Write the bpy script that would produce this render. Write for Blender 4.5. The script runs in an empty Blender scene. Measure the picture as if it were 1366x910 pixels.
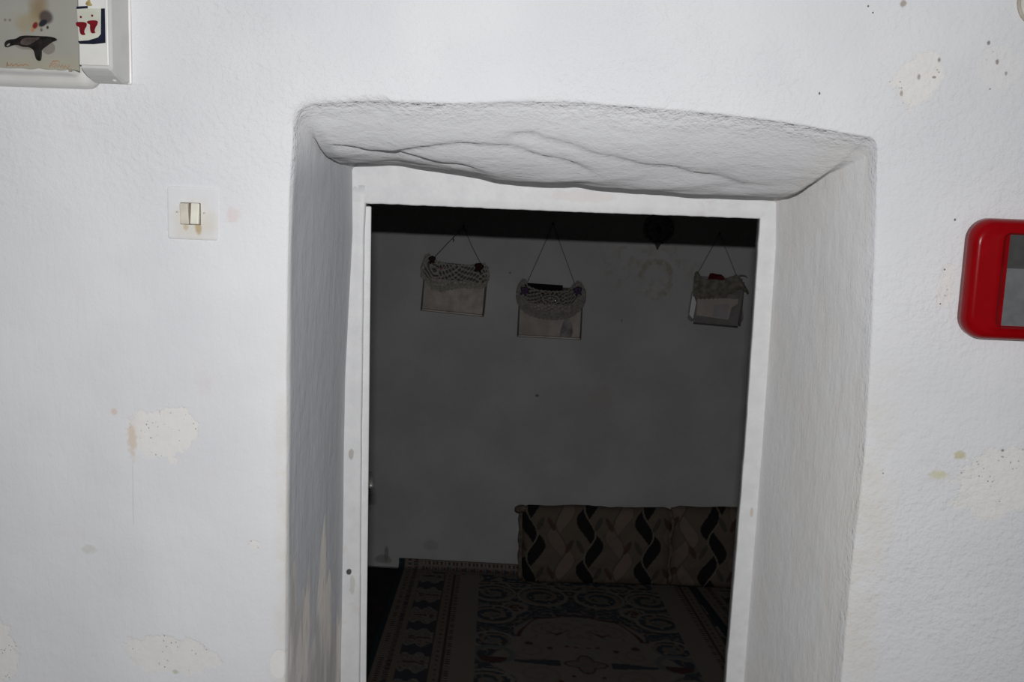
import bpy, bmesh, math, random
from mathutils import Vector, Matrix, noise

random.seed(7)
scene = bpy.context.scene
COL = scene.collection

# ------------------------------------------------------------------ camera
CAM = Vector((0.0, 0.0, 1.6))
cam_right = Vector((0.99788, 0.05371, 0.03671)).normalized()
cam_fwd = Vector((-0.04742, 0.98683, -0.15464)).normalized()
cam_up = cam_right.cross(cam_fwd).normalized()
cam_right = cam_fwd.cross(cam_up).normalized()
cd = bpy.data.cameras.new('camera')
cd.sensor_width = 36.0
cd.lens = 36.0 * 1470.0 / 1366.0
cd.clip_start = 0.02
cam = bpy.data.objects.new('camera', cd)
COL.objects.link(cam)
m = Matrix((cam_right, cam_up, -cam_fwd)).transposed().to_4x4()
m.translation = CAM
cam.matrix_world = m
scene.camera = cam

# ------------------------------------------------------------------ world + flash + exposure
w = bpy.data.worlds.new('world')
scene.world = w
w.use_nodes = True
bg = w.node_tree.nodes['Background']
bg.inputs['Color'].default_value = (0.93, 0.97, 1.0, 1)
bg.inputs['Strength'].default_value = 0.135

fl = bpy.data.lights.new('camera_flash', 'AREA')
fl.shape = 'RECTANGLE'
fl.size = 0.055
fl.size_y = 0.010
fl.energy = 10.3
fl.spread = math.radians(130)
fl.color = (0.985, 0.985, 1.0)
flo = bpy.data.objects.new('camera_flash', fl)
COL.objects.link(flo)
m2 = m @ Matrix.Rotation(math.radians(2.5), 4, 'Y')
m2.translation = CAM + cam_up * 0.10
flo.matrix_world = m2

vs = scene.view_settings
scene.display_settings.display_device = 'sRGB'
vs.view_transform = 'Standard'
vs.look = 'None'
vs.exposure = 0.0
vs.gamma = 1.0
vs.use_curve_mapping = False

# ------------------------------------------------------------------ helpers
def tag(o, label=None, cat=None, group=None, kind=None):
    if label: o['label'] = label
    if cat: o['category'] = cat
    if group: o['group'] = group
    if kind: o['kind'] = kind
    return o

def empty(name, loc=(0, 0, 0), rot=(0, 0, 0), parent=None):
    o = bpy.data.objects.new(name, None)
    COL.objects.link(o)
    o.location = loc
    o.rotation_euler = rot
    o.empty_display_size = 0.05
    if parent: o.parent = parent
    return o

def mesh_obj(name, verts, faces, mat=None, parent=None, smooth=True, cols=None):
    me = bpy.data.meshes.new(name)
    me.from_pydata([tuple(v) for v in verts], [], faces)
    me.validate()
    if smooth:
        me.polygons.foreach_set('use_smooth', [True] * len(me.polygons))
    if cols is not None:
        ca = me.color_attributes.new('tint', 'FLOAT_COLOR', 'POINT')
        flat = []
        for c in cols: flat += [c[0], c[1], c[2], 1.0]
        ca.data.foreach_set('color', flat)
    me.update()
    o = bpy.data.objects.new(name, me)
    COL.objects.link(o)
    if mat: me.materials.append(mat)
    if parent: o.parent = parent
    return o

def fix_normals(o):
    bm = bmesh.new(); bm.from_mesh(o.data)
    bmesh.ops.recalc_face_normals(bm, faces=bm.faces)
    bm.to_mesh(o.data); bm.free()

def bm_obj(name, bm, mat=None, parent=None, smooth=False):
    bmesh.ops.recalc_face_normals(bm, faces=bm.faces)
    me = bpy.data.meshes.new(name)
    bm.to_mesh(me); bm.free()
    if smooth: me.polygons.foreach_set('use_smooth', [True] * len(me.polygons))
    o = bpy.data.objects.new(name, me)
    COL.objects.link(o)
    if mat: me.materials.append(mat)
    if parent: o.parent = parent
    return o

def add_box(bm, lo, hi, bev=0.0, seg=2):
    r = bmesh.ops.create_cube(bm, size=1.0)
    vs_ = r['verts']
    for v in vs_:
        v.co = Vector([(lo[i] + hi[i]) / 2 + v.co[i] * (hi[i] - lo[i]) for i in range(3)])
    if bev > 0:
        es = list({e for v in vs_ for e in v.link_edges})
        bmesh.ops.bevel(bm, geom=es, offset=bev, segments=seg, affect='EDGES', profile=0.5)

def box(name, lo, hi, mat, parent=None, bev=0.0, seg=2, smooth=False):
    bm = bmesh.new(); add_box(bm, lo, hi, bev, seg)
    return bm_obj(name, bm, mat, parent, smooth)

def tube(name, pts, r, mat, parent=None, sides=6):
    pts = [Vector(p) for p in pts]
    vs_, fs = [], []
    n = len(pts)
    for i, p in enumerate(pts):
        t = (pts[min(i + 1, n - 1)] - pts[max(i - 1, 0)]).normalized()
        a = t.cross(Vector((0.31, 0.9, 0.17))).normalized(); b = t.cross(a)
        rr = r[i] if isinstance(r, (list, tuple)) else r
        for k in range(sides):
            an = 2 * math.pi * k / sides
            vs_.append(p + (a * math.cos(an) + b * math.sin(an)) * rr)
    for i in range(n - 1):
        for k in range(sides):
            fs.append((i * sides + k, i * sides + (k + 1) % sides, (i + 1) * sides + (k + 1) % sides, (i + 1) * sides + k))
    fs.append(tuple(range(sides))[::-1]); fs.append(tuple((n - 1) * sides + k for k in range(sides)))
    o = mesh_obj(name, vs_, fs, mat, parent)
    fix_normals(o)
    return o

def sphere(name, c, r, mat, parent=None, scale=(1, 1, 1), u=12, v=8):
    bm = bmesh.new()
    bmesh.ops.create_uvsphere(bm, u_segments=u, v_segments=v, radius=r)
    for vv in bm.verts:
        vv.co = Vector((vv.co[i] * scale[i] + c[i] for i in range(3)))
    return bm_obj(name, bm, mat, parent, True)

def chaikin(pts, k=2):
    for _ in range(k):
        out_ = []
        for i in range(len(pts)):
            a, b_ = pts[i], pts[(i + 1) % len(pts)]
            out_ += [(a[0] * 0.75 + b_[0] * 0.25, a[1] * 0.75 + b_[1] * 0.25), (a[0] * 0.25 + b_[0] * 0.75, a[1] * 0.25 + b_[1] * 0.75)]
        pts = out_
    return pts

def prism(name, pts, y0, y1, mat, parent=None):
    """closed outline in the x-z plane with thickness from y0 (front) to y1"""
    if name.startswith('melted') or name in ('red_mark', 'patch', 'paint_drip', 'side_flap'): pts = chaikin(pts)
    n = len(pts)
    vs_ = [(p[0], y0, p[1]) for p in pts] + [(p[0], y1, p[1]) for p in pts]
    fs = [tuple(range(n)), tuple(range(2 * n - 1, n - 1, -1))]
    for i in range(n):
        j = (i + 1) % n
        fs.append((i, i + n, j + n, j))
    o = mesh_obj(name, vs_, fs, mat, parent, smooth=False)
    fix_normals(o)
    return o

def lerp(a, b, t): return a + (b - a) * t
def interp(tab, x):
    if x <= tab[0][0]: return tab[0][1]
    for (x0, y0), (x1, y1) in zip(tab, tab[1:]):
        if x <= x1:
            t = (x - x0) / (x1 - x0)
            return y0 + (y1 - y0) * t
    return tab[-1][1]
def sm(a, b, x):
    t = max(0.0, min(1.0, (x - a) / (b - a)))
    return t * t * (3 - 2 * t)
def nz(x, y, z): return noise.noise(Vector((x, y, z)))

# ------------------------------------------------------------------ node helper
class NB:
    def __init__(s, name, rough=0.6, spec=0.3, drough=0.0):
        s.mat = bpy.data.materials.new(name)
        s.mat.use_nodes = True
        s.nt = s.mat.node_tree
        s.b = s.nt.nodes['Principled BSDF']
        s.b.inputs['Roughness'].default_value = rough
        s.b.inputs['Specular IOR Level'].default_value = spec
        s.b.inputs['Diffuse Roughness'].default_value = drough
        s._co = None
    def n(s, t, **kw):
        nd = s.nt.nodes.new(t)
        for k, v in kw.items(): setattr(nd, k, v)
        return nd
    def put(s, sock, v):
        if hasattr(v, 'is_output'): s.nt.links.new(v, sock)
        else:
            if hasattr(sock.default_value, '__len__') and hasattr(v, '__len__') and len(sock.default_value) == 4 and len(v) == 3:
                v = (*v, 1.0)
            sock.default_value = v
    def co(s):
        if not s._co: s._co = s.n('ShaderNodeTexCoord').outputs['Object']
        return s._co
    def sep(s, vec):
        nd = s.n('ShaderNodeSeparateXYZ'); s.put(nd.inputs[0], vec); return nd.outputs
    def mapv(s, scale=(1, 1, 1), loc=(0, 0, 0), rot=(0, 0, 0), vec=None):
        nd = s.n('ShaderNodeMapping'); s.put(nd.inputs['Vector'], vec if vec is not None else s.co())
        nd.inputs['Scale'].default_value = scale; nd.inputs['Location'].default_value = loc; nd.inputs['Rotation'].default_value = rot
        return nd.outputs[0]
    def noise(s, scale, detail=3, rough=0.55, vec=None, dist=0.0):
        nd = s.n('ShaderNodeTexNoise'); s.put(nd.inputs['Vector'], vec if vec is not None else s.co())
        nd.inputs['Scale'].default_value = scale; nd.inputs['Detail'].default_value = detail
        nd.inputs['Roughness'].default_value = rough; nd.inputs['Distortion'].default_value = dist
        return nd.outputs['Fac']
    def math(s, op, a, b=0.0, c=0.0):
        nd = s.n('ShaderNodeMath', operation=op)
        s.put(nd.inputs[0], a); s.put(nd.inputs[1], b); s.put(nd.inputs[2], c)
        return nd.outputs[0]
    def ss(s, a, b, x, lo=0.0, hi=1.0):
        nd = s.n('ShaderNodeMapRange', interpolation_type='SMOOTHSTEP')
        s.put(nd.inputs['Value'], x); s.put(nd.inputs['From Min'], a); s.put(nd.inputs['From Max'], b)
        s.put(nd.inputs['To Min'], lo); s.put(nd.inputs['To Max'], hi)
        return nd.outputs[0]
    def mix(s, f, a, b):
        nd = s.n('ShaderNodeMix', data_type='RGBA'); s.put(nd.inputs['Factor'], f)
        s.put(nd.inputs[6], a); s.put(nd.inputs[7], b)
        return nd.outputs[2]
    def bump(s, h, strength=0.3, dist=0.01, nrm=None):
        nd = s.n('ShaderNodeBump'); nd.inputs['Strength'].default_value = strength; nd.inputs['Distance'].default_value = dist
        s.put(nd.inputs['Height'], h)
        if nrm is not None: s.put(nd.inputs['Normal'], nrm)
        return nd.outputs[0]
    def base(s, c): s.put(s.b.inputs['Base Color'], c); return s
    def normal(s, nrm): s.put(s.b.inputs['Normal'], nrm); return s
    def ellipse(s, X, Z, cx, cz, rx, rz, wob, rot=0.0):
        """1 inside a ragged ellipse (wob: noise value around 0)"""
        dx = s.math('SUBTRACT', X, cx); dz = s.math('SUBTRACT', Z, cz)
        if rot:
            c, sn = math.cos(rot), math.sin(rot)
            dx, dz = (s.math('ADD', s.math('MULTIPLY', dx, c), s.math('MULTIPLY', dz, sn)),
                      s.math('SUBTRACT', s.math('MULTIPLY', dz, c), s.math('MULTIPLY', dx, sn)))
        dx = s.math('DIVIDE', dx, rx); dz = s.math('DIVIDE', dz, rz)
        d = s.math('SQRT', s.math('ADD', s.math('MULTIPLY', dx, dx), s.math('MULTIPLY', dz, dz)))
        return s.math('ADD', d, wob)

def simple(name, col, rough=0.6, spec=0.3, metal=0.0, nscale=0, namp=0.15, bump=0.0, bscale=200):
    b = NB(name, rough, spec)
    b.b.inputs['Metallic'].default_value = metal
    if nscale:
        f = b.noise(nscale, 4)
        b.base(b.mix(b.ss(0.3, 0.7, f), [c * (1 - namp) for c in col], [min(1, c * (1 + namp)) for c in col]))
    else:
        b.base(col)
    if bump: b.normal(b.bump(b.noise(bscale, 3), bump, 0.003))
    return b.mat

def attr_mat(name, rough=0.9, spec=0.1, bump=0.25, bscale=450):
    b = NB(name, rough, spec)
    a = b.n('ShaderNodeAttribute', attribute_name='tint')
    f = b.noise(bscale, 2)
    b.base(b.mix(b.math('MULTIPLY', f, 0.25), a.outputs['Color'], (0.02, 0.018, 0.016)))
    if bump: b.normal(b.bump(f, bump, 0.002))
    return b.mat

# ------------------------------------------------------------------ plaster materials
def make_front_plaster():
    b = NB('front_wall_plaster', 0.62, 0.25, 0.5)
    X, Y, Z = b.sep(b.co())
    wob = b.math('MULTIPLY', b.math('SUBTRACT', b.noise(34, 5, 0.65), 0.5), 1.5)
    fine = b.noise(210, 3)
    wobf = b.math('SUBTRACT', b.noise(150, 3, 0.6), 0.5)
    # base whitewash with large faint tonal drift
    big = b.noise(3.2, 3)
    col = b.mix(b.ss(0.35, 0.7, big), (0.775, 0.775, 0.785), (0.83, 0.83, 0.835))
    # yellowed wear along the arrises
    on_wall = b.ss(1.566, 1.556, Y)
    wear = b.ss(0.54, 0.70, b.noise(16, 4))
    near_r = b.math('MULTIPLY', b.ss(0.50, 0.44, X), b.ss(0.405, 0.425, X))
    near_l = b.math('MULTIPLY', b.ss(-0.425, -0.403, X), b.ss(-0.385, -0.399, X))
    low = b.ss(1.45, 1.1, Z)
    col = b.mix(b.math('MULTIPLY', b.math('MULTIPLY', b.math('MAXIMUM', near_r, near_l), low), b.ss(0.3, 0.62, b.noise(20, 3), 0.0, 0.55)), col, (0.74, 0.70, 0.61))
    # pinkish rubbed marks
    pink = b.math('MULTIPLY', b.ss(0.66, 0.78, b.noise(13, 4, vec=b.mapv(loc=(3.1, 1.7, 0.4)))), 0.16)
    col = b.mix(pink, col, (0.70, 0.55, 0.50))
    # flaked patches showing the older creamy coat: (x, z, rx, rz, rot, strength)
    patches = [(-0.585, 1.198, 0.054, 0.041, 0.0, 1), (-0.575, 0.852, 0.070, 0.031, -0.08, 1), (-0.850, 0.842, 0.036, 0.052, 0.2, 1),
               (-0.409, 0.846, 0.014, 0.024, 0, 1), (0.642, 1.190, 0.086, 0.048, 0.25, 1), (0.462, 1.742, 0.028, 0.044, -0.7, 1),
               (0.524, 1.458, 0.012, 0.036, -0.1, 0.8), (0.565, 1.757, 0.03, 0.028, 0, 0.35), (-0.445, 1.035, 0.009, 0.006, 0, 0.9)]
    pm = None
    for (cx, cz, rx, rz, ro, st) in patches:
        d = b.ellipse(X, Z, cx, cz, rx, rz, wob, ro)
        k = b.ss(1.03, 0.93, d, 0.0, st)
        pm = k if pm is None else b.math('MAXIMUM', pm, k)
    pm = b.math('MULTIPLY', pm, on_wall)
    col = b.mix(pm, col, b.mix(b.noise(60, 3), (0.80, 0.785, 0.755), (0.875, 0.86, 0.83)))
    # small pits inside the flaked patches
    vor = b.n('ShaderNodeTexVoronoi'); b.put(vor.inputs['Vector'], b.co()); vor.inputs['Scale'].default_value = 190
    pit = b.math('MULTIPLY', b.ss(0.24, 0.12, vor.outputs['Distance']), b.ss(0.52, 0.66, b.noise(48, 2)))
    pit = b.math('MULTIPLY', pit, pm)
    col = b.mix(b.math('MULTIPLY', pit, 0.75), col, (0.36, 0.33, 0.30))
    # ochre smears by two patches, nail holes and specks
    for (cx, cz, rx, rz, c, st) in [(-0.628, 1.185, 0.007, 0.032, (0.72, 0.60, 0.48), 0.7), (0.566, 1.222, 0.009, 0.006, (0.62, 0.57, 0.36), 0.8),
                                    (0.541, 1.192, 0.013, 0.007, (0.68, 0.66, 0.45), 0.7), (-0.567, 0.826, 0.006, 0.004, (0.55, 0.56, 0.40), 0.7),
                                    (-0.655, 1.226, 0.006, 0.005, (0.72, 0.57, 0.47), 0.6), (-0.700, 1.012, 0.012, 0.008, (0.66, 0.65, 0.61), 0.6),
                                    (0.331, 1.716, 0.0012, 0.002, (0.15, 0.13, 0.12), 1), (0.386, 1.832, 0.0013, 0.0015, (0.12, 0.1, 0.1), 1),
                                    (0.393, 1.824, 0.0012, 0.0012, (0.12, 0.1, 0.1), 1), (0.432, 1.837, 0.0045, 0.005, (0.42, 0.36, 0.30), 0.8),
                                    (0.520, 1.484, 0.0012, 0.0012, (0.2, 0.17, 0.15), 1), (0.519, 1.436, 0.0012, 0.0012, (0.2, 0.17, 0.15), 1),
                                    (0.485, 1.765, 0.0025, 0.004, (0.35, 0.3, 0.28), 0.9), (0.481, 1.742, 0.003, 0.002, (0.4, 0.35, 0.3), 0.9),
                                    (0.461, 1.742, 0.0025, 0.0045, (0.4, 0.36, 0.32), 0.8), (0.440, 1.720, 0.003, 0.005, (0.42, 0.36, 0.32), 0.8),
                                    (0.548, 1.789, 0.0022, 0.003, (0.3, 0.26, 0.24), 0.9), (0.562, 1.765, 0.0025, 0.0035, (0.35, 0.3, 0.28), 0.9),
                                    (0.575, 1.750, 0.002, 0.003, (0.4, 0.36, 0.32), 0.8), (0.556, 1.729, 0.0014, 0.0014, (0.3, 0.26, 0.24), 0.9),
                                    (0.527, 1.553, 0.0014, 0.0018, (0.2, 0.17, 0.15), 1), (-0.476, 1.521, 0.010, 0.014, (0.78, 0.68, 0.66), 0.6),
                                    (0.462, 1.19, 0.0014, 0.0014, (0.3, 0.26, 0.22), 0.9), (0.625, 1.232, 0.0025, 0.002, (0.3, 0.27, 0.25), 0.9)]:
        d = b.ellipse(X, Z, cx, cz, rx, rz, b.math('ADD', b.math('MULTIPLY', wob, 0.8), b.math('MULTIPLY', wobf, 1.6 if rx > 0.004 else 1.0)))
        k = b.math('MULTIPLY', b.ss(1.25, 0.55, d, 0.0, st), on_wall)
        col = b.mix(k, col, c)
    # fine vertical hair crack and a dotted scratch
    scr = b.math('MULTIPLY', b.ss(0.0016, 0.0006, b.math('ABSOLUTE', b.math('SUBTRACT', X, b.math('ADD', -0.628, b.math('MULTIPLY', wob, 0.002))))), b.math('MULTIPLY', b.ss(1.05, 1.06, Z), b.ss(1.16, 1.14, Z)))
    col = b.mix(b.math('MULTIPLY', scr, 0.18), col, (0.45, 0.42, 0.40))
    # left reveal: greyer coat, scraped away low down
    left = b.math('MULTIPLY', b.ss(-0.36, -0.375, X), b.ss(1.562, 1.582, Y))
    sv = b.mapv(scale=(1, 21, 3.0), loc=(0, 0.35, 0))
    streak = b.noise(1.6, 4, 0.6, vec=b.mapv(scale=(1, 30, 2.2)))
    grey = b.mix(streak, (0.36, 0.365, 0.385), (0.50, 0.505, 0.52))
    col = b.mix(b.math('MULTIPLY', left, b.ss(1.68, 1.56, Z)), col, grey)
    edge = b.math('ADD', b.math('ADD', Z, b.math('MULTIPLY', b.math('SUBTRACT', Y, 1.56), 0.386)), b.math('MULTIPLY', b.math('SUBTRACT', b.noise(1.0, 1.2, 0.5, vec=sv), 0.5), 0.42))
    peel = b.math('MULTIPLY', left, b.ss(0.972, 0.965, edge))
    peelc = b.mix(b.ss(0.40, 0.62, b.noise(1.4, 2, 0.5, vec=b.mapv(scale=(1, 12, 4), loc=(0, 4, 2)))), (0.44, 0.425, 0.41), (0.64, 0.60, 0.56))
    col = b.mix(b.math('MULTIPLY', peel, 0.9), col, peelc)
    # right reveal: slightly warm
    right = b.math('MULTIPLY', b.ss(0.33, 0.36, X), b.ss(1.562, 1.59, Y))
    col = b.mix(b.math('MULTIPLY', right, b.ss(0.3, 0.8, b.noise(7, 3), 0.25, 0.9)), col, (0.775, 0.755, 0.72))
    b.base(col)
    # relief: trowelled lumps, vertical brush strokes, grain; flakes sit deeper
    brush = b.mix(b.ss(1.45, 1.65, Z), b.noise(1.0, 4, 0.6, vec=b.mapv(scale=(95, 95, 22))), b.noise(1.0, 4, 0.6, vec=b.mapv(scale=(70, 70, 34), rot=(0, 0.6, 0))))
    lump = b.noise(30, 4, 0.55)
    h = b.math('ADD', b.math('MULTIPLY', lump, 0.9), b.math('MULTIPLY', brush, 0.55))
    h = b.math('ADD', h, b.math('MULTIPLY', fine, 0.22))
    h = b.math('ADD', h, b.math('MULTIPLY', b.math('MULTIPLY', b.math('ADD', b.noise(120, 3, 0.6), b.math('MULTIPLY', b.noise(52, 3), 0.9)), b.math('MAXIMUM', b.ss(1.4, 1.68, Z), b.ss(0.3, 0.5, X))), b.math('MULTIPLY', b.ss(0.3, 0.6, b.noise(4, 2), 0.5, 1.5), b.ss(1.60, 1.55, Y, 0.12, 1.0))))
    h = b.math('SUBTRACT', h, b.math('MULTIPLY', pm, 0.22))
    h = b.math('SUBTRACT', h, b.math('MULTIPLY', pit, 0.9))
    b.normal(b.bump(h, 0.75, 0.0035))
    return b.mat

def make_frame_paint():
    b = NB('frame_paint', 0.5, 0.35)
    X, Y, Z = b.sep(b.co())
    f = b.noise(26, 4, 0.6)
    col = b.mix(b.ss(0.3, 0.7, f), (0.80, 0.80, 0.80), (0.87, 0.87, 0.865))
    wear = b.math('MULTIPLY', b.ss(0.60, 0.72, b.noise(14, 5, 0.6)), 0.4)
    col = b.mix(wear, col, (0.70, 0.61, 0.55))
    wob = b.math('MULTIPLY', b.math('SUBTRACT', b.noise(60, 3), 0.5), 1.2)
    for (cx, cz, rx, rz, c, st) in [(-0.391, 1.056, 0.005, 0.012, (0.45, 0.40, 0.36), 0.7), (-0.392, 0.826, 0.005, 0.006, (0.10, 0.09, 0.10), 1.0),
                                    (-0.385, 0.80, 0.005, 0.02, (0.62, 0.58, 0.52), 0.6), (0.362, 0.985, 0.003, 0.009, (0.66, 0.56, 0.45), 0.7),
                                    (0.02, 1.555, 0.06, 0.012, (0.80, 0.74, 0.72), 0.6)]:
        d = b.ellipse(X, Z, cx, cz, rx, rz, wob)
        col = b.mix(b.ss(1.1, 0.8, d, 0.0, st), col, c)
    b.base(col)
    h = b.math('ADD', b.math('MULTIPLY', f, 0.7), b.math('MULTIPLY', b.noise(45, 4), 0.7))
    b.normal(b.bump(h, 0.4, 0.003))
    return b.mat

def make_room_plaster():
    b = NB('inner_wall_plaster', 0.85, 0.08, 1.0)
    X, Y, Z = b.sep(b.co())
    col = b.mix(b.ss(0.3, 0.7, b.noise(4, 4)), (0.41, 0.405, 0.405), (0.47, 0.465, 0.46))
    wob = b.math('MULTIPLY', b.math('SUBTRACT', b.noise(26, 4, 0.6), 0.5), 1.3)
    # brown ring left by a round hanging, with damp mottling around it
    d = b.ellipse(X, Z, 0.337, 1.205, 0.062, 0.075, b.math('MULTIPLY', wob, 0.25))
    ring = b.math('MULTIPLY', b.ss(0.62, 0.88, d), b.ss(1.14, 1.0, d))
    ring = b.math('MULTIPLY', ring, b.ss(0.42, 0.6, b.noise(30, 3)))
    col = b.mix(b.math('MULTIPLY', ring, 0.6), col, (0.29, 0.26, 0.17))
    d2 = b.ellipse(X, Z, 0.30, 1.25, 0.22, 0.13, wob)
    mott = b.math('MULTIPLY', b.ss(1.1, 0.5, d2), b.ss(0.50, 0.64, b.noise(24, 5, 0.65)))
    col = b.mix(b.math('MULTIPLY', mott, 0.45), col, (0.31, 0.285, 0.20))
    for (cx, cz, rx, rz, c, st) in [(-0.097, 0.73, 0.008, 0.006, (0.22, 0.16, 0.13), 0.9), (0.155, 0.735, 0.05, 0.05, (0.42, 0.37, 0.355), 0.5),
                                    (-0.69, 0.030, 0.035, 0.018, (0.25, 0.235, 0.22), 0.7), (-0.675, 0.055, 0.008, 0.028, (0.21, 0.195, 0.18), 0.7),
                                    (-0.5, 0.1, 0.03, 0.02, (0.33, 0.31, 0.30), 0.5), (0.217, 1.04, 0.003, 0.007, (0.25, 0.22, 0.2), 0.9),
                                    (-0.22, 1.205, 0.004, 0.004, (0.2, 0.18, 0.17), 0.9)]:
        dd = b.ellipse(X, Z, cx, cz, rx, rz, wob)
        col = b.mix(b.ss(1.2, 0.7, dd, 0.0, st), col, c)
    b.base(col)
    h = b.math('ADD', b.noise(9, 4), b.math('MULTIPLY', b.noise(70, 3), 0.3))
    b.normal(b.bump(h, 0.5, 0.012))
    return b.mat

M_front = make_front_plaster()
M_frame = make_frame_paint()
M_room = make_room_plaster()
M_ceiling = simple('ceiling_boards', (0.35, 0.27, 0.2), 0.8, 0.1, nscale=8, namp=0.25)
M_floor = simple('cement_floor', (0.30, 0.28, 0.26), 0.85, 0.15, nscale=12, namp=0.2, bump=0.2, bscale=60)

# ------------------------------------------------------------------ front wall with its deep reveal (one continuous plastered body)
Y0, Y1, YB = 1.55, 2.0, 2.10
XL, XR, ZT = -2.4, 2.4, 2.6
left_o = [(0.0, -0.402), (0.83, -0.400), (1.16, -0.399), (1.293, -0.400), (1.456, -0.399), (1.562, -0.397), (1.63, -0.392)]
top_o = [(-0.379, 1.676), (-0.293, 1.685), (-0.173, 1.685), (-0.069, 1.691), (0.013, 1.692), (0.172, 1.685), (0.272, 1.677), (0.328, 1.670), (0.400, 1.660)]
right_o = [(0.0, 0.428), (0.84, 0.429), (1.041, 0.429), (1.129, 0.432), (1.223, 0.434), (1.385, 0.429), (1.542, 0.421), (1.64, 0.415)]
left_i = [(0.0, -0.406), (0.615, -0.405), (0.918, -0.404), (1.065, -0.405), (1.209, -0.404), (1.322, -0.400), (1.474, -0.394), (1.593, -0.397)]
top_i = [(-0.40, 1.596), (-0.308, 1.597), (-0.173, 1.586), (-0.041, 1.580), (0.077, 1.579), (0.147, 1.576), (0.27, 1.566), (0.364, 1.565)]
right_i = [(0.0, 0.37), (0.648, 0.370), (1.105, 0.372), (1.478, 0.370), (1.566, 0.364)]

per = []   # (O, I, n, kind, s)
NL, NC, NT = 150, 14, 120
for k in range(NL):
    t = k / (NL - 1); t = 1 - (1 - t) ** 1.35
    zo, zi = 1.632 * t, 1.585 * t
    per.append((Vector((interp(left_o, zo), 0, zo)), Vector((interp(left_i, zi), 0, zi)), Vector((-1, 0, 0)), 'L', t))
for k in range(1, NC):
    a = k / NC
    an = a * math.pi / 2
    c = Vector((-0.370, 0, 1.650)); O = c + Vector((-math.cos(an) * 0.022, 0, math.sin(an) * 0.025))
    per.append((O, Vector((lerp(-0.397, -0.392, a), 0, lerp(1.586, 1.596, a))), Vector((-math.cos(an), 0, math.sin(an))), 'CL', a))
for k in range(NT):
    t = k / (NT - 1)
    xo, xi = lerp(-0.370, 0.400, t), lerp(-0.390, 0.356, t)
    per.append((Vector((xo, 0, interp(top_o, xo))), Vector((xi, 0, interp(top_i, xi))), Vector((0, 0, 1)), 'T', t))
for k in range(1, NC):
    a = k / NC; an = a * math.pi / 2
    c = Vector((0.401, 0, 1.645)); O = c + Vector((math.sin(an) * 0.013, 0, math.cos(an) * 0.015))
    per.append((O, Vector((lerp(0.356, 0.365, a), 0, lerp(1.566, 1.556, a))), Vector((math.sin(an), 0, math.cos(an))), 'CR', a))
for k in range(NL):
    t = 1 - k / (NL - 1); t = 1 - (1 - t) ** 1.35
    zo, zi = 1.644 * t, 1.556 * t
    per.append((Vector((interp(right_o, zo), 0, zo)), Vector((interp(right_i, zi), 0, zi)), Vector((1, 0, 0)), 'R', t))

def outer_target(p, n, kind):
    if kind == 'L': return Vector((XL, 0, p.z))
    if kind == 'R': return Vector((XR, 0, p.z))
    if kind == 'T': return Vector((p.x, 0, ZT))
    # corner fan: hit the rectangle along n
    tx = ((XL if n.x < 0 else XR) - p.x) / n.x if abs(n.x) > 1e-6 else 1e9
    tz = (ZT - p.z) / n.z if abs(n.z) > 1e-6 else 1e9
    return p + n * min(tx, tz)

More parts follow.
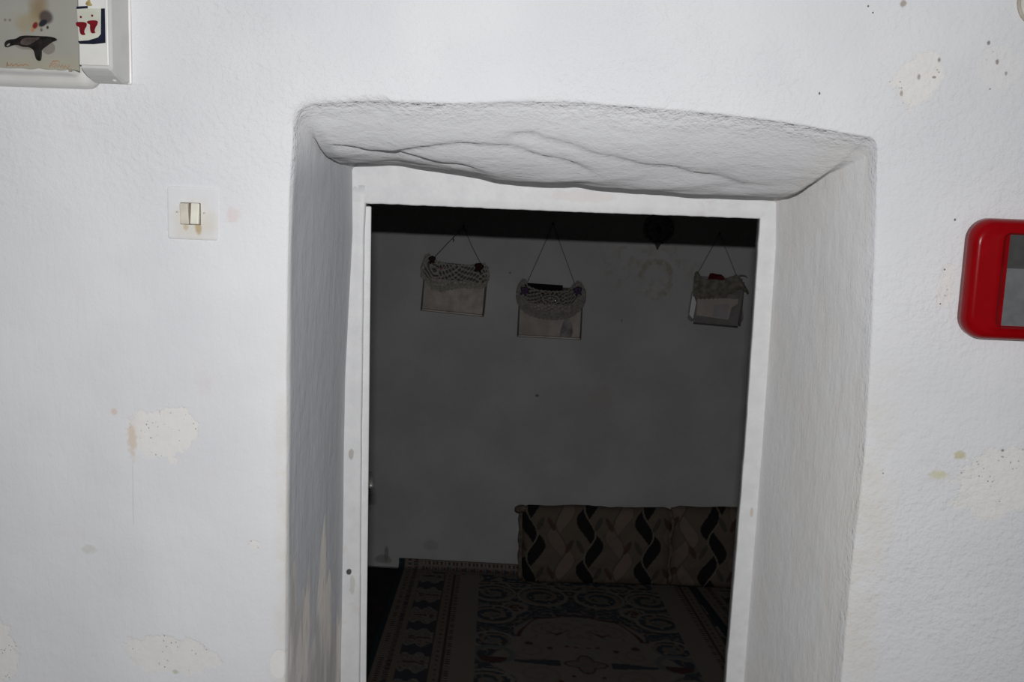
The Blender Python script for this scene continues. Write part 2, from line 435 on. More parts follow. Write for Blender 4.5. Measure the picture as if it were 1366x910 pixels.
wall_e = [1.0, 0.72, 0.5] + [0.36 - 0.012 * i for i in range(0, 29)]   # as fractions of span outward
NREV = 46
RA = 0.006
verts, rows = [], []
def wall_disp(p):
    d = 0.006 * nz(p.x * 3.1, p.z * 3.1, 0.3) + 0.0030 * nz(p.x * 9, p.z * 9, 4.2) + 0.0011 * nz(p.x * 28, p.z * 28, 7.7)
    return d
for (O, I, n, kind, s) in per:
    col_ = []
    T = outer_target(O, n, kind)
    ra = RA * (1.0 + 0.45 * nz(O.x * 9, O.z * 9, 2.0))
    if kind in ('CL',) or (kind == 'T' and s < 0.15): ra *= 2.2
    if kind == 'R' or kind == 'CR': ra *= 0.75
    if kind == 'L': ra *= 0.8
    if kind == 'T' and s > 0.5: ra *= 0.7
    start = O + n * ra
    span = (T - start).length
    for e in wall_e:
        # absolute distances where possible so that density is even around the opening
        dist = e * span if e > 0.37 else e / 0.36 * min(0.36 * span, 0.80)
        p = start + n * dist if kind != 'X' else start
        p = p.copy(); p.y = Y0
        fade = sm(0.0, 0.05, dist)
        p.y -= wall_disp(p) * (0.35 + 0.65 * fade)
        col_.append(p)
    for a in range(0, 6):                      # rounded arris
        an = a / 6 * math.pi / 2
        p = O + n * (ra - ra * math.sin(an)); p = p.copy()
        p.y = Y0 + ra - ra * math.cos(an) - wall_disp(p) * 0.35 * (1 - a / 6)
        col_.append(p)
    for r in range(NREV + 1):                  # reveal
        t = r / NREV
        y = lerp(Y0 + ra, Y1, t)
        if kind in ('T', 'CL', 'CR'):
            q = lerp(0.97, 1.0, sm(0.75, 1.0, s if kind == 'T' else (0 if kind == 'CL' else 1)))
            g = 1 - max(0.0, 1 - t / q) ** lerp(3.4, 2.2, sm(0.5, 1.0, s if kind == 'T' else (0 if kind == 'CL' else 1)))
            if kind == 'CL': g = lerp(t, g, s)
            if kind == 'CR': g = lerp(g, t, s)
        else:
            g = t
        p = O.lerp(I, g); p.y = y
        # hand-made unevenness
        fade = sm(0, 0.1, t) * sm(1.0, 0.93, t)
        if kind == 'T':
            cr = 0.004 * nz(p.x * 4, y * 6, 1.5) + 0.0032 * nz(p.x * 6 + 3, y * 15 + p.x * 9, 3.3) * sm(0.25, 0.6, t) + 0.0007 * nz(p.x * 45, y * 60, 5.0)
            lip = 0.017 * sm(0.72, 0.9, t) * sm(1.0, 0.955, t) * sm(0.72, 0.1, s) + 0.010 * sm(0.85, 0.95, t) * sm(1.0, 0.97, t) * sm(0.1, 0.5, s) * sm(1.0, 0.8, s)
            sag = -0.007 * sm(0.35, 0.6, t) * sm(0.85, 0.7, t) * sm(0.15, 0.4, s) * sm(0.95, 0.7, s)
            for (tab, amp, wd) in ((((0.08, 0.80), (0.16, 0.76), (0.24, 0.60), (0.34, 0.58), (0.46, 0.72), (0.60, 0.90)), 0.0085, 0.16),
                                   (((0.34, 0.50), (0.42, 0.42), (0.50, 0.55), (0.62, 0.70), (0.74, 0.76), (0.92, 0.82)), 0.0075, 0.15),
                                   (((0.00, 0.62), (0.10, 0.80), (0.20, 0.86), (0.36, 0.92)), 0.0095, 0.10)):
                if tab[0][0] < s < tab[-1][0]:
                    tc = interp(tab, s) + 0.012 * math.sin(s * 60)
                    en = sm(tab[0][0], tab[0][0] + 0.06, s) * sm(tab[-1][0], tab[-1][0] - 0.08, s)
                    d_ = g - tc
                    cr += amp * en * (math.exp(-abs(d_) / wd) if d_ > 0 else math.exp(-abs(d_) / (wd * 0.25)))
            p.z += cr * fade + lip + sag
        elif kind in ('L', 'R'):
            cr = 0.004 * nz(p.z * 4, y * 5, 9.5) + 0.0012 * nz(p.z * 22, y * 40, 1.0) + (0.0007 * nz(p.z * 50, y * 60, 2.0) if kind == 'R' else 0)
            p.x += cr * fade
        else:
            p.z += 0.002 * nz(p.x * 20, y * 20, 0.7) * fade
        col_.append(p)
    for (yy) in (YB,):
        p = I.copy(); p.y = yy; col_.append(p)
    p = T.copy(); p.y = YB; col_.append(p)
    rows.append(col_)
nper, nrow = len(rows), len(rows[0])
for c in rows: verts += c
faces = []
for i in range(nper - 1):
    for j in range(nrow - 1):
        faces.append((i * nrow + j, i * nrow + j + 1, (i + 1) * nrow + j + 1, (i + 1) * nrow + j))
    faces.append((i * nrow + nrow - 1, i * nrow, (i + 1) * nrow, (i + 1) * nrow + nrow - 1))
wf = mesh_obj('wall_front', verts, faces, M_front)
fix_normals(wf)
tag(wf, kind='structure')

# ------------------------------------------------------------------ rest of the shell
D2 = 4.21
RX0, RX1, RZ = -1.75, 1.85, 2.35
def grid_wall(name, x0, x1, z0, z1, y, nx, nz_, amp, mat):
    vs_, fs = [], []
    for j in range(nz_ + 1):
        for i in range(nx + 1):
            x, z = lerp(x0, x1, i / nx), lerp(z0, z1, j / nz_)
            e = sm(0, 0.06, z)
            vs_.append((x, y - (amp * nz(x * 2.5, z * 2.5, 6.1) + amp * 0.3 * nz(x * 9, z * 9, 2.2)) * e, z))
    for j in range(nz_):
        for i in range(nx):
            a = j * (nx + 1) + i
            fs.append((a, a + 1, a + nx + 2, a + nx + 1))
    n0 = len(vs_)
    vs_ += [(x0, y + 0.25, z0), (x1, y + 0.25, z0), (x1, y + 0.25, z1), (x0, y + 0.25, z1)]
    fs.append((n0, n0 + 3, n0 + 2, n0 + 1))
    o = mesh_obj(name, vs_, fs, mat)
    tag(o, kind='structure')
    return o
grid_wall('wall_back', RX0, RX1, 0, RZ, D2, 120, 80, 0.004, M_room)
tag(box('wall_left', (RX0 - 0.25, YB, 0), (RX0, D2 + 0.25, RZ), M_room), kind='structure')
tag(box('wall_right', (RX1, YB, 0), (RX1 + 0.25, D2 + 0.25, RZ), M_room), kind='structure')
tag(box('ceiling', (RX0 - 0.25, YB, RZ), (RX1 + 0.25, D2 + 0.25, RZ + 0.2), M_ceiling), kind='structure')
tag(box('floor', (XL, -1.6, -0.15), (XR, D2 + 0.25, 0.0), M_floor), kind='structure')

# ------------------------------------------------------------------ door_1: plastered frame and the leaf opened into the room
door = tag(empty('door_1', (0, 0, 0)), 'white painted door frame in the deep reveal with its leaf opened into the dark room', kind='structure')

def slab(name, A, B, vertical, y0, y1, n, parent, jitter=(0.0, 0.0), bev=0.004, sd=0.0):
    """strip between edge functions A(t), B(t) (x,z) with rounded front edges"""
    vs_, fs = [], []
    prof = [(0, y1), (0, y0 + bev), (0.3, y0 + bev * 0.3), (1, y0)]
    for k in range(n + 1):
        t = k / n
        a, b_ = Vector(A(t)), Vector(B(t))
        dirv = (b_ - a); L = dirv.length; dirv = dirv / L
        ja = jitter[0] * (nz(t * 30, sd, 0) + 0.6 * nz(t * 90, sd, 5)); jb = jitter[1] * (nz(t * 26, sd, 9) + 0.6 * nz(t * 80, sd, 3))
        a = a + dirv * ja; b_ = b_ + dirv * jb
        sec = [(a, y1), (a, y0 + bev), (a + dirv * bev * 0.3, y0 + bev * 0.3), (a + dirv * bev, y0)]
        for q in (0.2, 0.4, 0.6, 0.8):
            pm_ = a + (b_ - a) * q; sec.append((pm_, y0 - 0.0012 * nz(pm_.x * 9, pm_.y * 9, 2.0)))
        sec += [(b_ - dirv * bev, y0), (b_ - dirv * bev * 0.3, y0 + bev * 0.3), (b_, y0 + bev), (b_, y1)]
        for (p, y) in sec: vs_.append((p.x, y, p.y))
    ns = 12
    for k in range(n):
        for j in range(ns):
            j2 = (j + 1) % ns
            fs.append((k * ns + j, k * ns + j2, (k + 1) * ns + j2, (k + 1) * ns + j))
    fs.append(tuple(range(ns))); fs.append(tuple(n * ns + j for j in range(ns)))
    o = mesh_obj(name, vs_, fs, M_frame, parent)
    fix_normals(o)
    return o

jl_in = [(0, -0.3655), (0.617, -0.3685), (1.067, -0.3725), (1.475, -0.3735), (1.56, -0.3705)]
slab('jamb', lambda t: (-0.44, 1.56 * t), lambda t: (interp(jl_in, 1.56 * t), 1.56 * t), True, Y1 - 0.002, 2.028, 80, door, (0, 0.0006), 0.003, 1.0)
slab('jamb', lambda t: (interp([(0, 0.336), (0.646, 0.3365), (1.1, 0.341), (1.53, 0.339)], 1.56 * t), 1.56 * t), lambda t: (0.41, 1.56 * t), True, Y1 - 0.002, 2.028, 80, door, (0.0008, 0), 0.002, 2.0)
slab('head', lambda t: (lerp(-0.44, 0.41, t), 1.527 + 0.0004 * math.sin(t * 9)), lambda t: (lerp(-0.44, 0.41, t), lerp(1.622, 1.60, t)), False, Y1 - 0.002, 2.028, 140, door, (0.0011, 0), 0.003, 3.0)

# leaf: hinge line just inside the left jamb, swung a little past square
leaf = box('door_leaf', (-0.0175, 0.0, 0.012), (0.0, 0.70, 1.522), M_frame, door, 0.002)
leaf.location = (-0.3535, 2.012, 0)
leaf.rotation_euler = (0, math.radians(-0.35), math.radians(12.9))
M_steel = simple('dull_steel', (0.62, 0.6, 0.56), 0.45, 0.5, 0.7)
M_dark = simple('dark_iron', (0.03, 0.028, 0.026), 0.5, 0.4)
hp = box('handle_plate', (0.0, 0.60, 0.785), (0.006, 0.635, 0.93), M_steel, leaf, 0.002)
lv = tube('lever', [(0.004, 0.617, 0.838), (0.026, 0.617, 0.842), (0.030, 0.612, 0.842), (0.031, 0.58, 0.838), (0.031, 0.54, 0.832)], [0.006, 0.006, 0.008, 0.008, 0.006], M_steel, hp, 8)
kn = tube('lock_knob', [(0.004, 0.617, 0.795), (0.030, 0.617, 0.795), (0.033, 0.617, 0.795)], [0.006, 0.012, 0.009], M_dark, hp, 10)

# ------------------------------------------------------------------ rugs and carpet
M_rug = attr_mat('woven_rug_pile', 0.95, 0.05, 0.3, 500)
BEI = (0.205, 0.182, 0.157); BEI2 = (0.165, 0.138, 0.115); BLU = (0.045, 0.056, 0.068); TEAL = (0.020, 0.034, 0.038)
BRN = (0.065, 0.048, 0.042); RED = (0.085, 0.038, 0.034); GRY = (0.125, 0.130, 0.130)
def mixc(a, b, t): return tuple(a[i] * (1 - t) + b[i] * t for i in range(3))

def border_col(q, v, flip=False):
    """q: metres inwards from the rug's bound edge; v: along the edge"""
    if q < 0.026: return TEAL
    q -= 0.026
    if q < 0.070:                                   # outer dotted band
        if q < 0.008 or q > 0.064: return BEI2
        if abs(q - 0.019) < 0.0055: return BRN if (v % 0.016) < 0.008 else BEI
        if abs(q - 0.044) < 0.010:
            f = (v % 0.036) / 0.036
            if abs(f - 0.5) < 0.16 and abs(q - 0.044) < 0.006: return RED
            return BLU if abs(abs(f - 0.5) - 0.34) < 0.09 else BEI2
        return BEI2
    q -= 0.070
    if q < 0.095:                                   # medallion border: pale lobed cartouches on blue
        k = math.floor(v / 0.19); f = v / 0.19 - k
        c = (q - 0.0475) / 0.0475
        wob = 0.07 * math.sin(c * 6) + 0.04 * nz(q * 60, v * 60, 1)
        body = abs(f - 0.5) - (0.34 + wob - 0.10 * abs(c) ** 3)
        if body > 0: return mixc(BLU, BRN, 0.25)
        if body > -0.035: return BEI
        px, pv = q - 0.0475, (f - 0.5) * 0.19
        if k % 2: px = -px
        if abs(pv) < 0.006 and abs(px + 0.012) < 0.024: return RED if abs(px + 0.012) > 0.014 or abs(pv) < 0.003 else BRN
        if abs(abs(pv) - 0.008) < 0.005 and abs(px - 0.026) < 0.008: return BRN
        s = nz(q * 130 + k * 7, v * 130, 2.2)
        return GRY if s > 0.22 else (BEI2 if s > -0.12 else BRN if s < -0.42 else BEI)
    q -= 0.095
    if q < 0.062:                                   # inner dotted band and dotted line
        if abs(q - 0.054) < 0.005: return BRN if (v % 0.017) < 0.0085 else BEI
        if abs(q - 0.020) < 0.010:
            f = (v % 0.034) / 0.034
            return RED if abs(f - 0.5) < 0.13 and abs(q - 0.02) < 0.005 else BEI2
        if q < 0.004 or abs(q - 0.038) < 0.003: return BRN
        return BEI2
    return None

def spiral(x, y, cx, cy, R, turns, hand, wd):
    dx, dy = (x - cx) * hand, y - cy
    r = math.hypot(dx, dy)
    if r > R * 1.05: return 9
    a = math.atan2(dy, dx) / (2 * math.pi)
    ph = (r / R * turns - a) % 1.0
    return abs(ph - 0.5) / wd

def field_col(x, v):
    """x: metres from the rug's centre line, v: metres from its back end; mirror-symmetric scrolls and a cream medallion"""
    ax = abs(x)
    cy = v
    # central medallion: lobed cream shape centred on v=0.77
    dy = v - 0.77
    th = math.atan2(dy, ax)
    r = math.hypot(ax / 0.30, dy / 0.40)
    edge = 0.90 + 0.10 * math.cos(th * 6) + 0.04 * nz(ax * 20, v * 20, 0)
    # arch over the medallion
    ra = math.hypot(ax / 0.205, (v - 0.58) / 0.20) if v < 0.58 else 9
    if v < 0.58 and abs(ra - 1.0 - 0.04 * math.sin(ax * 60)) < 0.022: return RED if ax > 0.04 else BRN
    if v < 0.58 and ra < 0.95:
        if abs(v - (0.535 + 0.25 * (ax - 0.07) + 0.010 * math.sin(ax * 110))) < 0.009 * (1 - abs(ax - 0.07) / 0.040): return mixc(RED, BRN, 0.3)
        if spiral(ax, v, 0.11, 0.50, 0.055, 2.0, 1, 0.16) < 1: return BEI2
        return BEI if nz(ax * 45, v * 45, 4) > -0.25 else BEI2
    # small quatrefoil at the heart
    q = math.hypot(ax, dy)
    qe = 0.050 + 0.014 * math.cos(4 * math.atan2(dy, ax))
    if abs(q - qe) < 0.004: return BRN
    if q < qe: return GRY if nz(ax * 80, v * 80, 7) > 0.1 else BEI2
    for (bx, bv, rr) in [(0.105, 0.66, 0.010), (0.045, 0.86, 0.008), (0.085, 0.90, 0.008), (0.17, 0.63, 0.013), (0.02, 0.645, 0.007), (0.05, 0.64, 0.007)]:
        if math.hypot(ax - bx, v - bv) < rr: return RED if rr < 0.009 else BRN
    # side flower
    fx, fv = ax - 0.285, v - 0.76
    fr = math.hypot(fx / 1.2, fv)
    if fr < 0.035 and fv > -0.012: return RED if nz(ax * 70, v * 70, 2) > -0.1 else BRN
    if abs(math.hypot(fx, fv + 0.03) - 0.06) < 0.010: return GRY
    if r < edge:
        if abs(dy) < 0.008 + 0.012 * sm(0.22, 0.10, ax) and 0.08 < ax < 0.22: return BLU
        if abs(r - edge * 0.93) < 0.03: return BEI
        for (sx, sv, R, h) in [(0.17, 0.69, 0.07, 1), (0.15, 0.86, 0.08, -1), (0.10, 0.99, 0.07, 1)]:
            if spiral(ax, v, sx, sv, R, 1.9, h, 0.14) < 1: return BEI2
        return mixc(BEI, BEI2, 0.3 + 0.4 * nz(ax * 60, v * 60, 9))
    # scroll ground
    for (sx, sv, R, h) in [(0.105, 0.21, 0.095, 1), (0.285, 0.20, 0.085, -1), (0.29, 0.40, 0.085, 1), (0.21, 0.33, 0.05, -1), (0.285, 0.62, 0.075, -1),
                           (0.30, 0.92, 0.08, 1), (0.28, 1.08, 0.08, -1), (0.02, 0.10, 0.05, 1), (0.19, 0.10, 0.05, -1), (0.33, 0.09, 0.05, 1)]:
        d = math.hypot(ax - sx, v - sv)
        if d < R:
            if abs(d - R) < 0.013: return BEI
            if spiral(ax, v, sx, sv, R, 2.1, h, 0.22) < 1: return BEI2
            if d < 0.02: return RED if int(sx * 100) % 2 else GRY
            if nz(ax * 55, v * 55, 3) > 0.28: return BEI
            return BLU
    s = nz(ax * 26, v * 34, 11)
    if abs(s) < 0.07: return BEI2
    if s > 0.42: return GRY
    return BLU

def rug_pattern(s, v, half, full_len):
    """s across from centre; v from the back end (negative: turned-up end)"""
    q = half - abs(s)
    bc = border_col(q, v + 0.03)
    qe = v + 0.052
    if q < 0.096:
        return bc
    be = border_col(qe + 0.028, s + 0.5) if qe < 0.085 else None
    if be is not None: return be
    if bc is not None: return bc
    if q < 0.33 - 0.003 and v < 5: 
        if q < 0.326: return mixc(BEI, BEI2, 0.35)
    if v < 0.10: return mixc(BEI, BEI2, 0.45) if v > 0.09 or nz(s * 40, v * 40, 1) > 0.0 else BLU
    return field_col(s, v)

def build_rug(name, half, length, place, ns, nv, thick, label, v0=-0.045, s0=None, s1=None):
    s0 = -half if s0 is None else s0; s1 = half if s1 is None else s1
    vs_, cols, fs = [], [], []
    for j in range(nv + 1):
        v = lerp(v0, length, (j / nv) ** 1.12)
        for i in range(ns + 1):
            s = lerp(s0, s1, i / ns)
            vs_.append(place(s, v)); cols.append(rug_pattern(s, v, half, length))
    for j in range(nv):
        for i in range(ns):
            a = j * (ns + 1) + i
            fs.append((a, a + ns + 1, a + ns + 2, a + 1))
    o = mesh_obj(name, vs_, fs, M_rug, None, True, cols)
    md = o.modifiers.new('thickness', 'SOLIDIFY'); md.thickness = thick; md.offset = -1
    tag(o, label, 'rug')
    return o

def place_main(s, v):
    sk = lerp(0.030, 0.155, (s + 0.666) / 1.33)
    if v >= 0:
        x = 0.047 + s + sk * v
        z = 0.0125 + 0.0006 * nz(s * 4, v * 4, 1) * sm(0, 0.2, v)
        return (x, 4.165 - v, z)
    # turned up against the wall
    a = -v
    R = 0.022
    arc = R * math.pi / 2
    if a < arc:
        an = a / R
        return (0.047 + s, 4.165 + R * math.sin(an), 0.0125 + R * (1 - math.cos(an)))
    return (0.047 + s, 4.165 + R, 0.0125 + R + (a - arc))
build_rug('patterned_rug', 0.667, 1.62, place_main, 300, 330, 0.008,
          'beige and blue medallion rug, its far end turned up against the back wall')
def place_side(s, v):
    ang = 0.178
    lx, ly = s + 0.667, -v
    x = 0.523 + lx * math.cos(ang) - ly * math.sin(ang) * 1.0
    y = 4.150 + ly * math.cos(ang) - 0.02 * lx
    bump_ = 0.0
    return (x, y, 0.0222)
build_rug('patterned_rug', 0.667, 1.4, place_side, 90, 200, 0.008,
          'teal bordered rug lapping over the right edge of the medallion rug', v0=0.0, s0=-0.667, s1=-0.25)

def carpet_pat(x, y):
    n = nz(x * 14, y * 14, 3)
    return (0.045, 0.034, 0.032) if n > 0.15 else (0.032, 0.026, 0.026)
vs_, fs, cols = [], [], []
for j in range(81):
    for i in range(81):
        x, y = lerp(-1.6, 0.2, i / 80), lerp(4.185, 2.3, j / 80)
        vs_.append((x, y, 0.0035)); cols.append(carpet_pat(x, y))
for j in range(80):
    for i in range(80):
        a = j * 81 + i; fs.append((a, a + 81, a + 82, a + 1))
cp = mesh_obj('carpet', vs_, fs, M_rug, None, True, cols)
cp.modifiers.new('thickness', 'SOLIDIFY').thickness = 0.003
tag(cp, 'dark brown carpet lying on the floor under the left edge of the medallion rug', 'carpet')

# ------------------------------------------------------------------ cushions
M_cush = attr_mat('jacquard_cushion', 0.85, 0.12, 0.3, 380)
CB = (0.125, 0.098, 0.075); CT = (0.178, 0.135, 0.108); CK = (0.012, 0.010, 0.010); CO = (0.064, 0.060, 0.047); CR_ = (0.075, 0.042, 0.037); CLN = (0.15, 0.13, 0.10)
def cush_col(u, h):
    """u metres from the left end, h metres down from the top edge: wavy twin-leaf stripes on tan"""
    k = 2675.0
    X_ = u * k; Y_ = h * k
    T = 510.0
    best = CB
    # stripes every 600 units, black ones and tan ones between
    for kind, off in (('tan', 445.0), ('black', 145.0)):
        n = round((X_ - off) / 600.0)
        cx = off + 600.0 * n
        ph = 0 if kind == 'black' else 150
        line = cx + 57 * math.cos(2 * math.pi * (Y_ - 270 - ph) / T)
        wl = 158 * max(0.0, (math.cos(2 * math.pi * (Y_ - 195 - ph) / T) + 0.62) / 1.62) ** 0.85
        wr = 158 * max(0.0, (math.cos(2 * math.pi * (Y_ - 450 - ph) / T) + 0.62) / 1.62) ** 0.85
        dx = X_ - line
        if abs(dx) < 9: best = CLN if kind == 'black' else mixc(CB, CK, 0.35); continue
        if (-wl < dx < 0) or (0 < dx < wr):
            best = CK if kind == 'black' else mixc(CT, CB, 0.25 if dx < 0 else 0.0)
        elif kind == 'tan' and ((dx < 0 and -wl - 9 < dx) or (dx > 0 and dx < wr + 9)) and (wl > 0 or wr > 0):
            best = mixc(CB, CK, 0.3)
    # pairs of small leaves
    for (ox, oy, flip) in ((590, 400, 0), (290, 690, 1), (290, 160, 1), (590, -110, 0), (590, 920, 0)):
        n = round((X_ - ox) / 600.0)
        cx = ox + 600 * n
        for sgn, c in ((-1, CR_ if not flip else CO), (1, CO if not flip else CR_)):
            lx, ly = X_ - (cx + sgn * 56), Y_ - oy
            a = math.radians(28) * sgn
            px = lx * math.cos(a) - ly * math.sin(a) * -1 * 1.0
            px = lx * math.cos(a) - ly * math.sin(a); py = lx * math.sin(a) + ly * math.cos(a)
            if (px / 26) ** 2 + (py / 78) ** 2 < 1 and best is not CK: best = c
    return best

def build_cushion(label, W, Hh, Tk, loc, rotz, lean, flip, uoff, ear, roll=0.0, parent_name='floor_cushion'):
    root = empty(parent_name, loc, (lean, roll, rotz))
    tag(root, label, 'cushion', None)
    na, nb = 170, 92
    vs_, cols, fs = [], [], []
    for side in (0, 1):
        for j in range(nb + 1):
            b_ = j / nb * 2 - 1
            for i in range(na + 1):
                a = i / na * 2 - 1
                prof = ((1 - abs(a) ** 9) * (1 - abs(b_) ** 5)) ** 0.5
                prof = max(prof, 0)
                dent = 0.010 * nz(a * 3, b_ * 2.2, 4 + uoff) + 0.004 * nz(a * 9, b_ * 6, 2 + uoff)
                yy = (Tk / 2) * prof + dent * prof
                x = a * W / 2 * (1 - 0.012 * (1 - abs(b_) ** 2))
                z = Hh / 2 + b_ * Hh / 2
                # soft uneven top edge, pinched corners
                z += (0.009 * nz(a * 2.2, 0.3, uoff + 8) + 0.003 * nz(a * 8, 0.7, uoff)) * sm(0.0, 1.0, b_)
                z -= 0.010 * sm(0.88, 1.0, abs(a)) * sm(0.6, 1, b_)
                vs_.append((x, -yy if side == 0 else yy * 0.75, max(z, 0.0)))
                u = (a + 1) / 2 * W + uoff
                hh = Hh * (1 - (b_ + 1) / 2)
                if flip: hh = Hh - hh; 
                cols.append(cush_col(-u if flip == 2 else u, hh))
    N = (na + 1) * (nb + 1)
    for j in range(nb):
        for i in range(na):
            a = j * (na + 1) + i
            fs.append((a, a + 1, a + na + 2, a + na + 1))
            fs.append((N + a, N + a + na + 1, N + a + na + 2, N + a + 1))
    o = mesh_obj('cover', vs_, fs, M_cush, root, True, cols)
    bm = bmesh.new(); bm.from_mesh(o.data)
    bmesh.ops.remove_doubles(bm, verts=bm.verts, dist=0.0005)
    bm.to_mesh(o.data); bm.free()
    # welt around the seam
    loop = []
    for i in range(61): loop.append((lerp(-W / 2, W / 2, i / 60), 0))
    return root
M_welt = simple('tan_welt_cloth', (0.115, 0.09, 0.07), 0.85, 0.1, nscale=60, namp=0.3)
YC = 4.108
c1 = build_cushion('tan cushion with wavy black leaf stripes and a pinched ear at its top left corner', 0.585, 0.308, 0.105, (0.160, YC, 0.0185), 0.03, -0.04, 0, 0.012, True, -0.022)
ear = sphere('corner_ear', (0, 0, 0), 1.0, M_welt, c1, (0.026, 0.020, 0.0155), 14, 10); ear.location = (-0.292, -0.012, 0.292); ear.rotation_euler = (0, -0.12, 0)
we = tube('side_welt', [(-0.291, -0.012 - 0.006 * math.sin(k * 0.9), 0.012 + 0.276 * k / 14) for k in range(15)], [0.010 + 0.003 * math.sin(k * 1.7) for k in range(15)], M_welt, c1, 8)
c2 = build_cushion('tan cushion with mirrored wavy stripes, half hidden behind the right jamb', 0.60, 0.318, 0.105, (0.7395, YC + 0.018, 0.024), 0.03, -0.04, 1, 0.118, False)
we2 = tube('side_welt', [(-0.297 + 0.006 * math.sin(k * 1.1), -0.022 - 0.005 * math.sin(k * 0.7), 0.012 + 0.285 * k / 16) for k in range(17)], [0.008 + 0.003 * math.sin(k * 1.9) for k in range(17)], M_welt, c2, 8)

# ------------------------------------------------------------------ hanging pouches on the back wall
M_lace = simple('crochet_lace', (0.235, 0.225, 0.195), 0.9, 0.1, nscale=120, namp=0.25)
M_lace2 = simple('crochet_lace_dark', (0.19, 0.175, 0.155), 0.9, 0.1, nscale=120, namp=0.25)
M_panel = simple('cream_quilted_cloth', (0.36, 0.325, 0.295), 0.8, 0.1, nscale=26, namp=0.18, bump=0.5, bscale=90)
M_edge = simple('dark_binding', (0.10, 0.09, 0.085), 0.8, 0.1)
M_side = simple('cream_side', (0.55, 0.50, 0.46), 0.75, 0.15, nscale=20, namp=0.15)
M_maroon = simple('maroon_ribbon', (0.030, 0.008, 0.009), 0.7, 0.2)
M_purple = simple('violet_ribbon', (0.060, 0.040, 0.085), 0.7, 0.2)
M_string = simple('grey_string', (0.10, 0.095, 0.09), 0.9, 0.05)
M_string2 = simple('tan_string', (0.22, 0.19, 0.15), 0.9, 0.05)
M_nail = simple('rusty_nail', (0.08, 0.06, 0.05), 0.5, 0.4, 0.5)
M_bead = simple('bright_bead', (0.95, 0.95, 0.95), 0.3, 0.5, 1.0)
M_beadr = simple('red_bead', (0.85, 0.08, 0.14), 0.35, 0.6, 0.9)
M_beadg = simple('green_bead', (0.3, 0.6, 0.4), 0.35, 0.6, 0.9)

def lace(name, top, bot, x0, x1, y, mat, parent, holes, n=110, mrows=52, bulge=0.006, seed=0.0):
    """openwork flap: real holes; top(x), bot(x) give its outline"""
    vs_, fs = [], []
    for j in range(mrows + 1):
        for i in range(n + 1):
            a, b_ = i / n, j / mrows
            x = lerp(x0, x1, a)
            z = lerp(top(x), bot(x), b_)
            yy = y - bulge * math.sin(math.pi * min(1, b_ * 1.1)) - 0.003 * nz(x * 40, z * 40, seed)
            vs_.append((x, yy, z))
    for j in range(mrows):
        for i in range(n):
            a, b_ = (i + 0.5) / n, (j + 0.5) / mrows
            if 0.05 < b_ < 0.93 and 0.03 < a < 0.97 and holes(a, b_): continue
            q = j * (n + 1) + i
            fs.append((q, q + 1, q + n + 2, q + n + 1))
    o = mesh_obj(name, vs_, fs, mat, parent)
    md = o.modifiers.new('thread', 'SOLIDIFY'); md.thickness = 0.0016
    return o

def bow(name, c, s, mat, parent, rot=0.0):
    """knotted ribbon rosette: two loops, a knot and two tails in one piece"""
    vs_, fs = [], []
    def petal(ang, ln, wd):
        n0 = len(vs_)
        K = 7
        for k in range(K + 1):
            t = k / K
            w_ = wd * math.sin(math.pi * min(0.96, 0.12 + 0.86 * t)) + 0.001
            for q in (-1, 0, 1):
                lx, lz = t * ln, q * w_
                x = lx * math.cos(ang) - lz * math.sin(ang); z = lx * math.sin(ang) + lz * math.cos(ang)
                vs_.append((c[0] + x, c[1] - 0.007 * math.sin(math.pi * t) - (0.003 if q == 0 else 0), c[2] + z))
        for k in range(K):
            for q in (0, 1):
                a = n0 + k * 3 + q
                fs.append((a, a + 1, a + 4, a + 3))
    for (an, ln, wd) in ((0.25, 1.0, 0.42), (2.85, 1.0, 0.42), (1.2, 0.8, 0.36), (2.0, 0.7, 0.34), (-1.2, 1.35, 0.18), (-2.1, 1.45, 0.18), (-0.5, 0.8, 0.3), (-2.7, 0.8, 0.3)):
        petal(an + rot, ln * s, wd * s)
    o = mesh_obj(name, vs_, fs, mat, parent)
    o.modifiers.new('ribbon', 'SOLIDIFY').thickness = 0.0018
    return o

def nail(p, parent):
    return tube('nail', [(p[0], 0.055, p[2]), (p[0], -0.012, p[2] + 0.004), (p[0], -0.0145, p[2] + 0.004)], [0.0018, 0.0018, 0.004], M_nail, parent, 8)

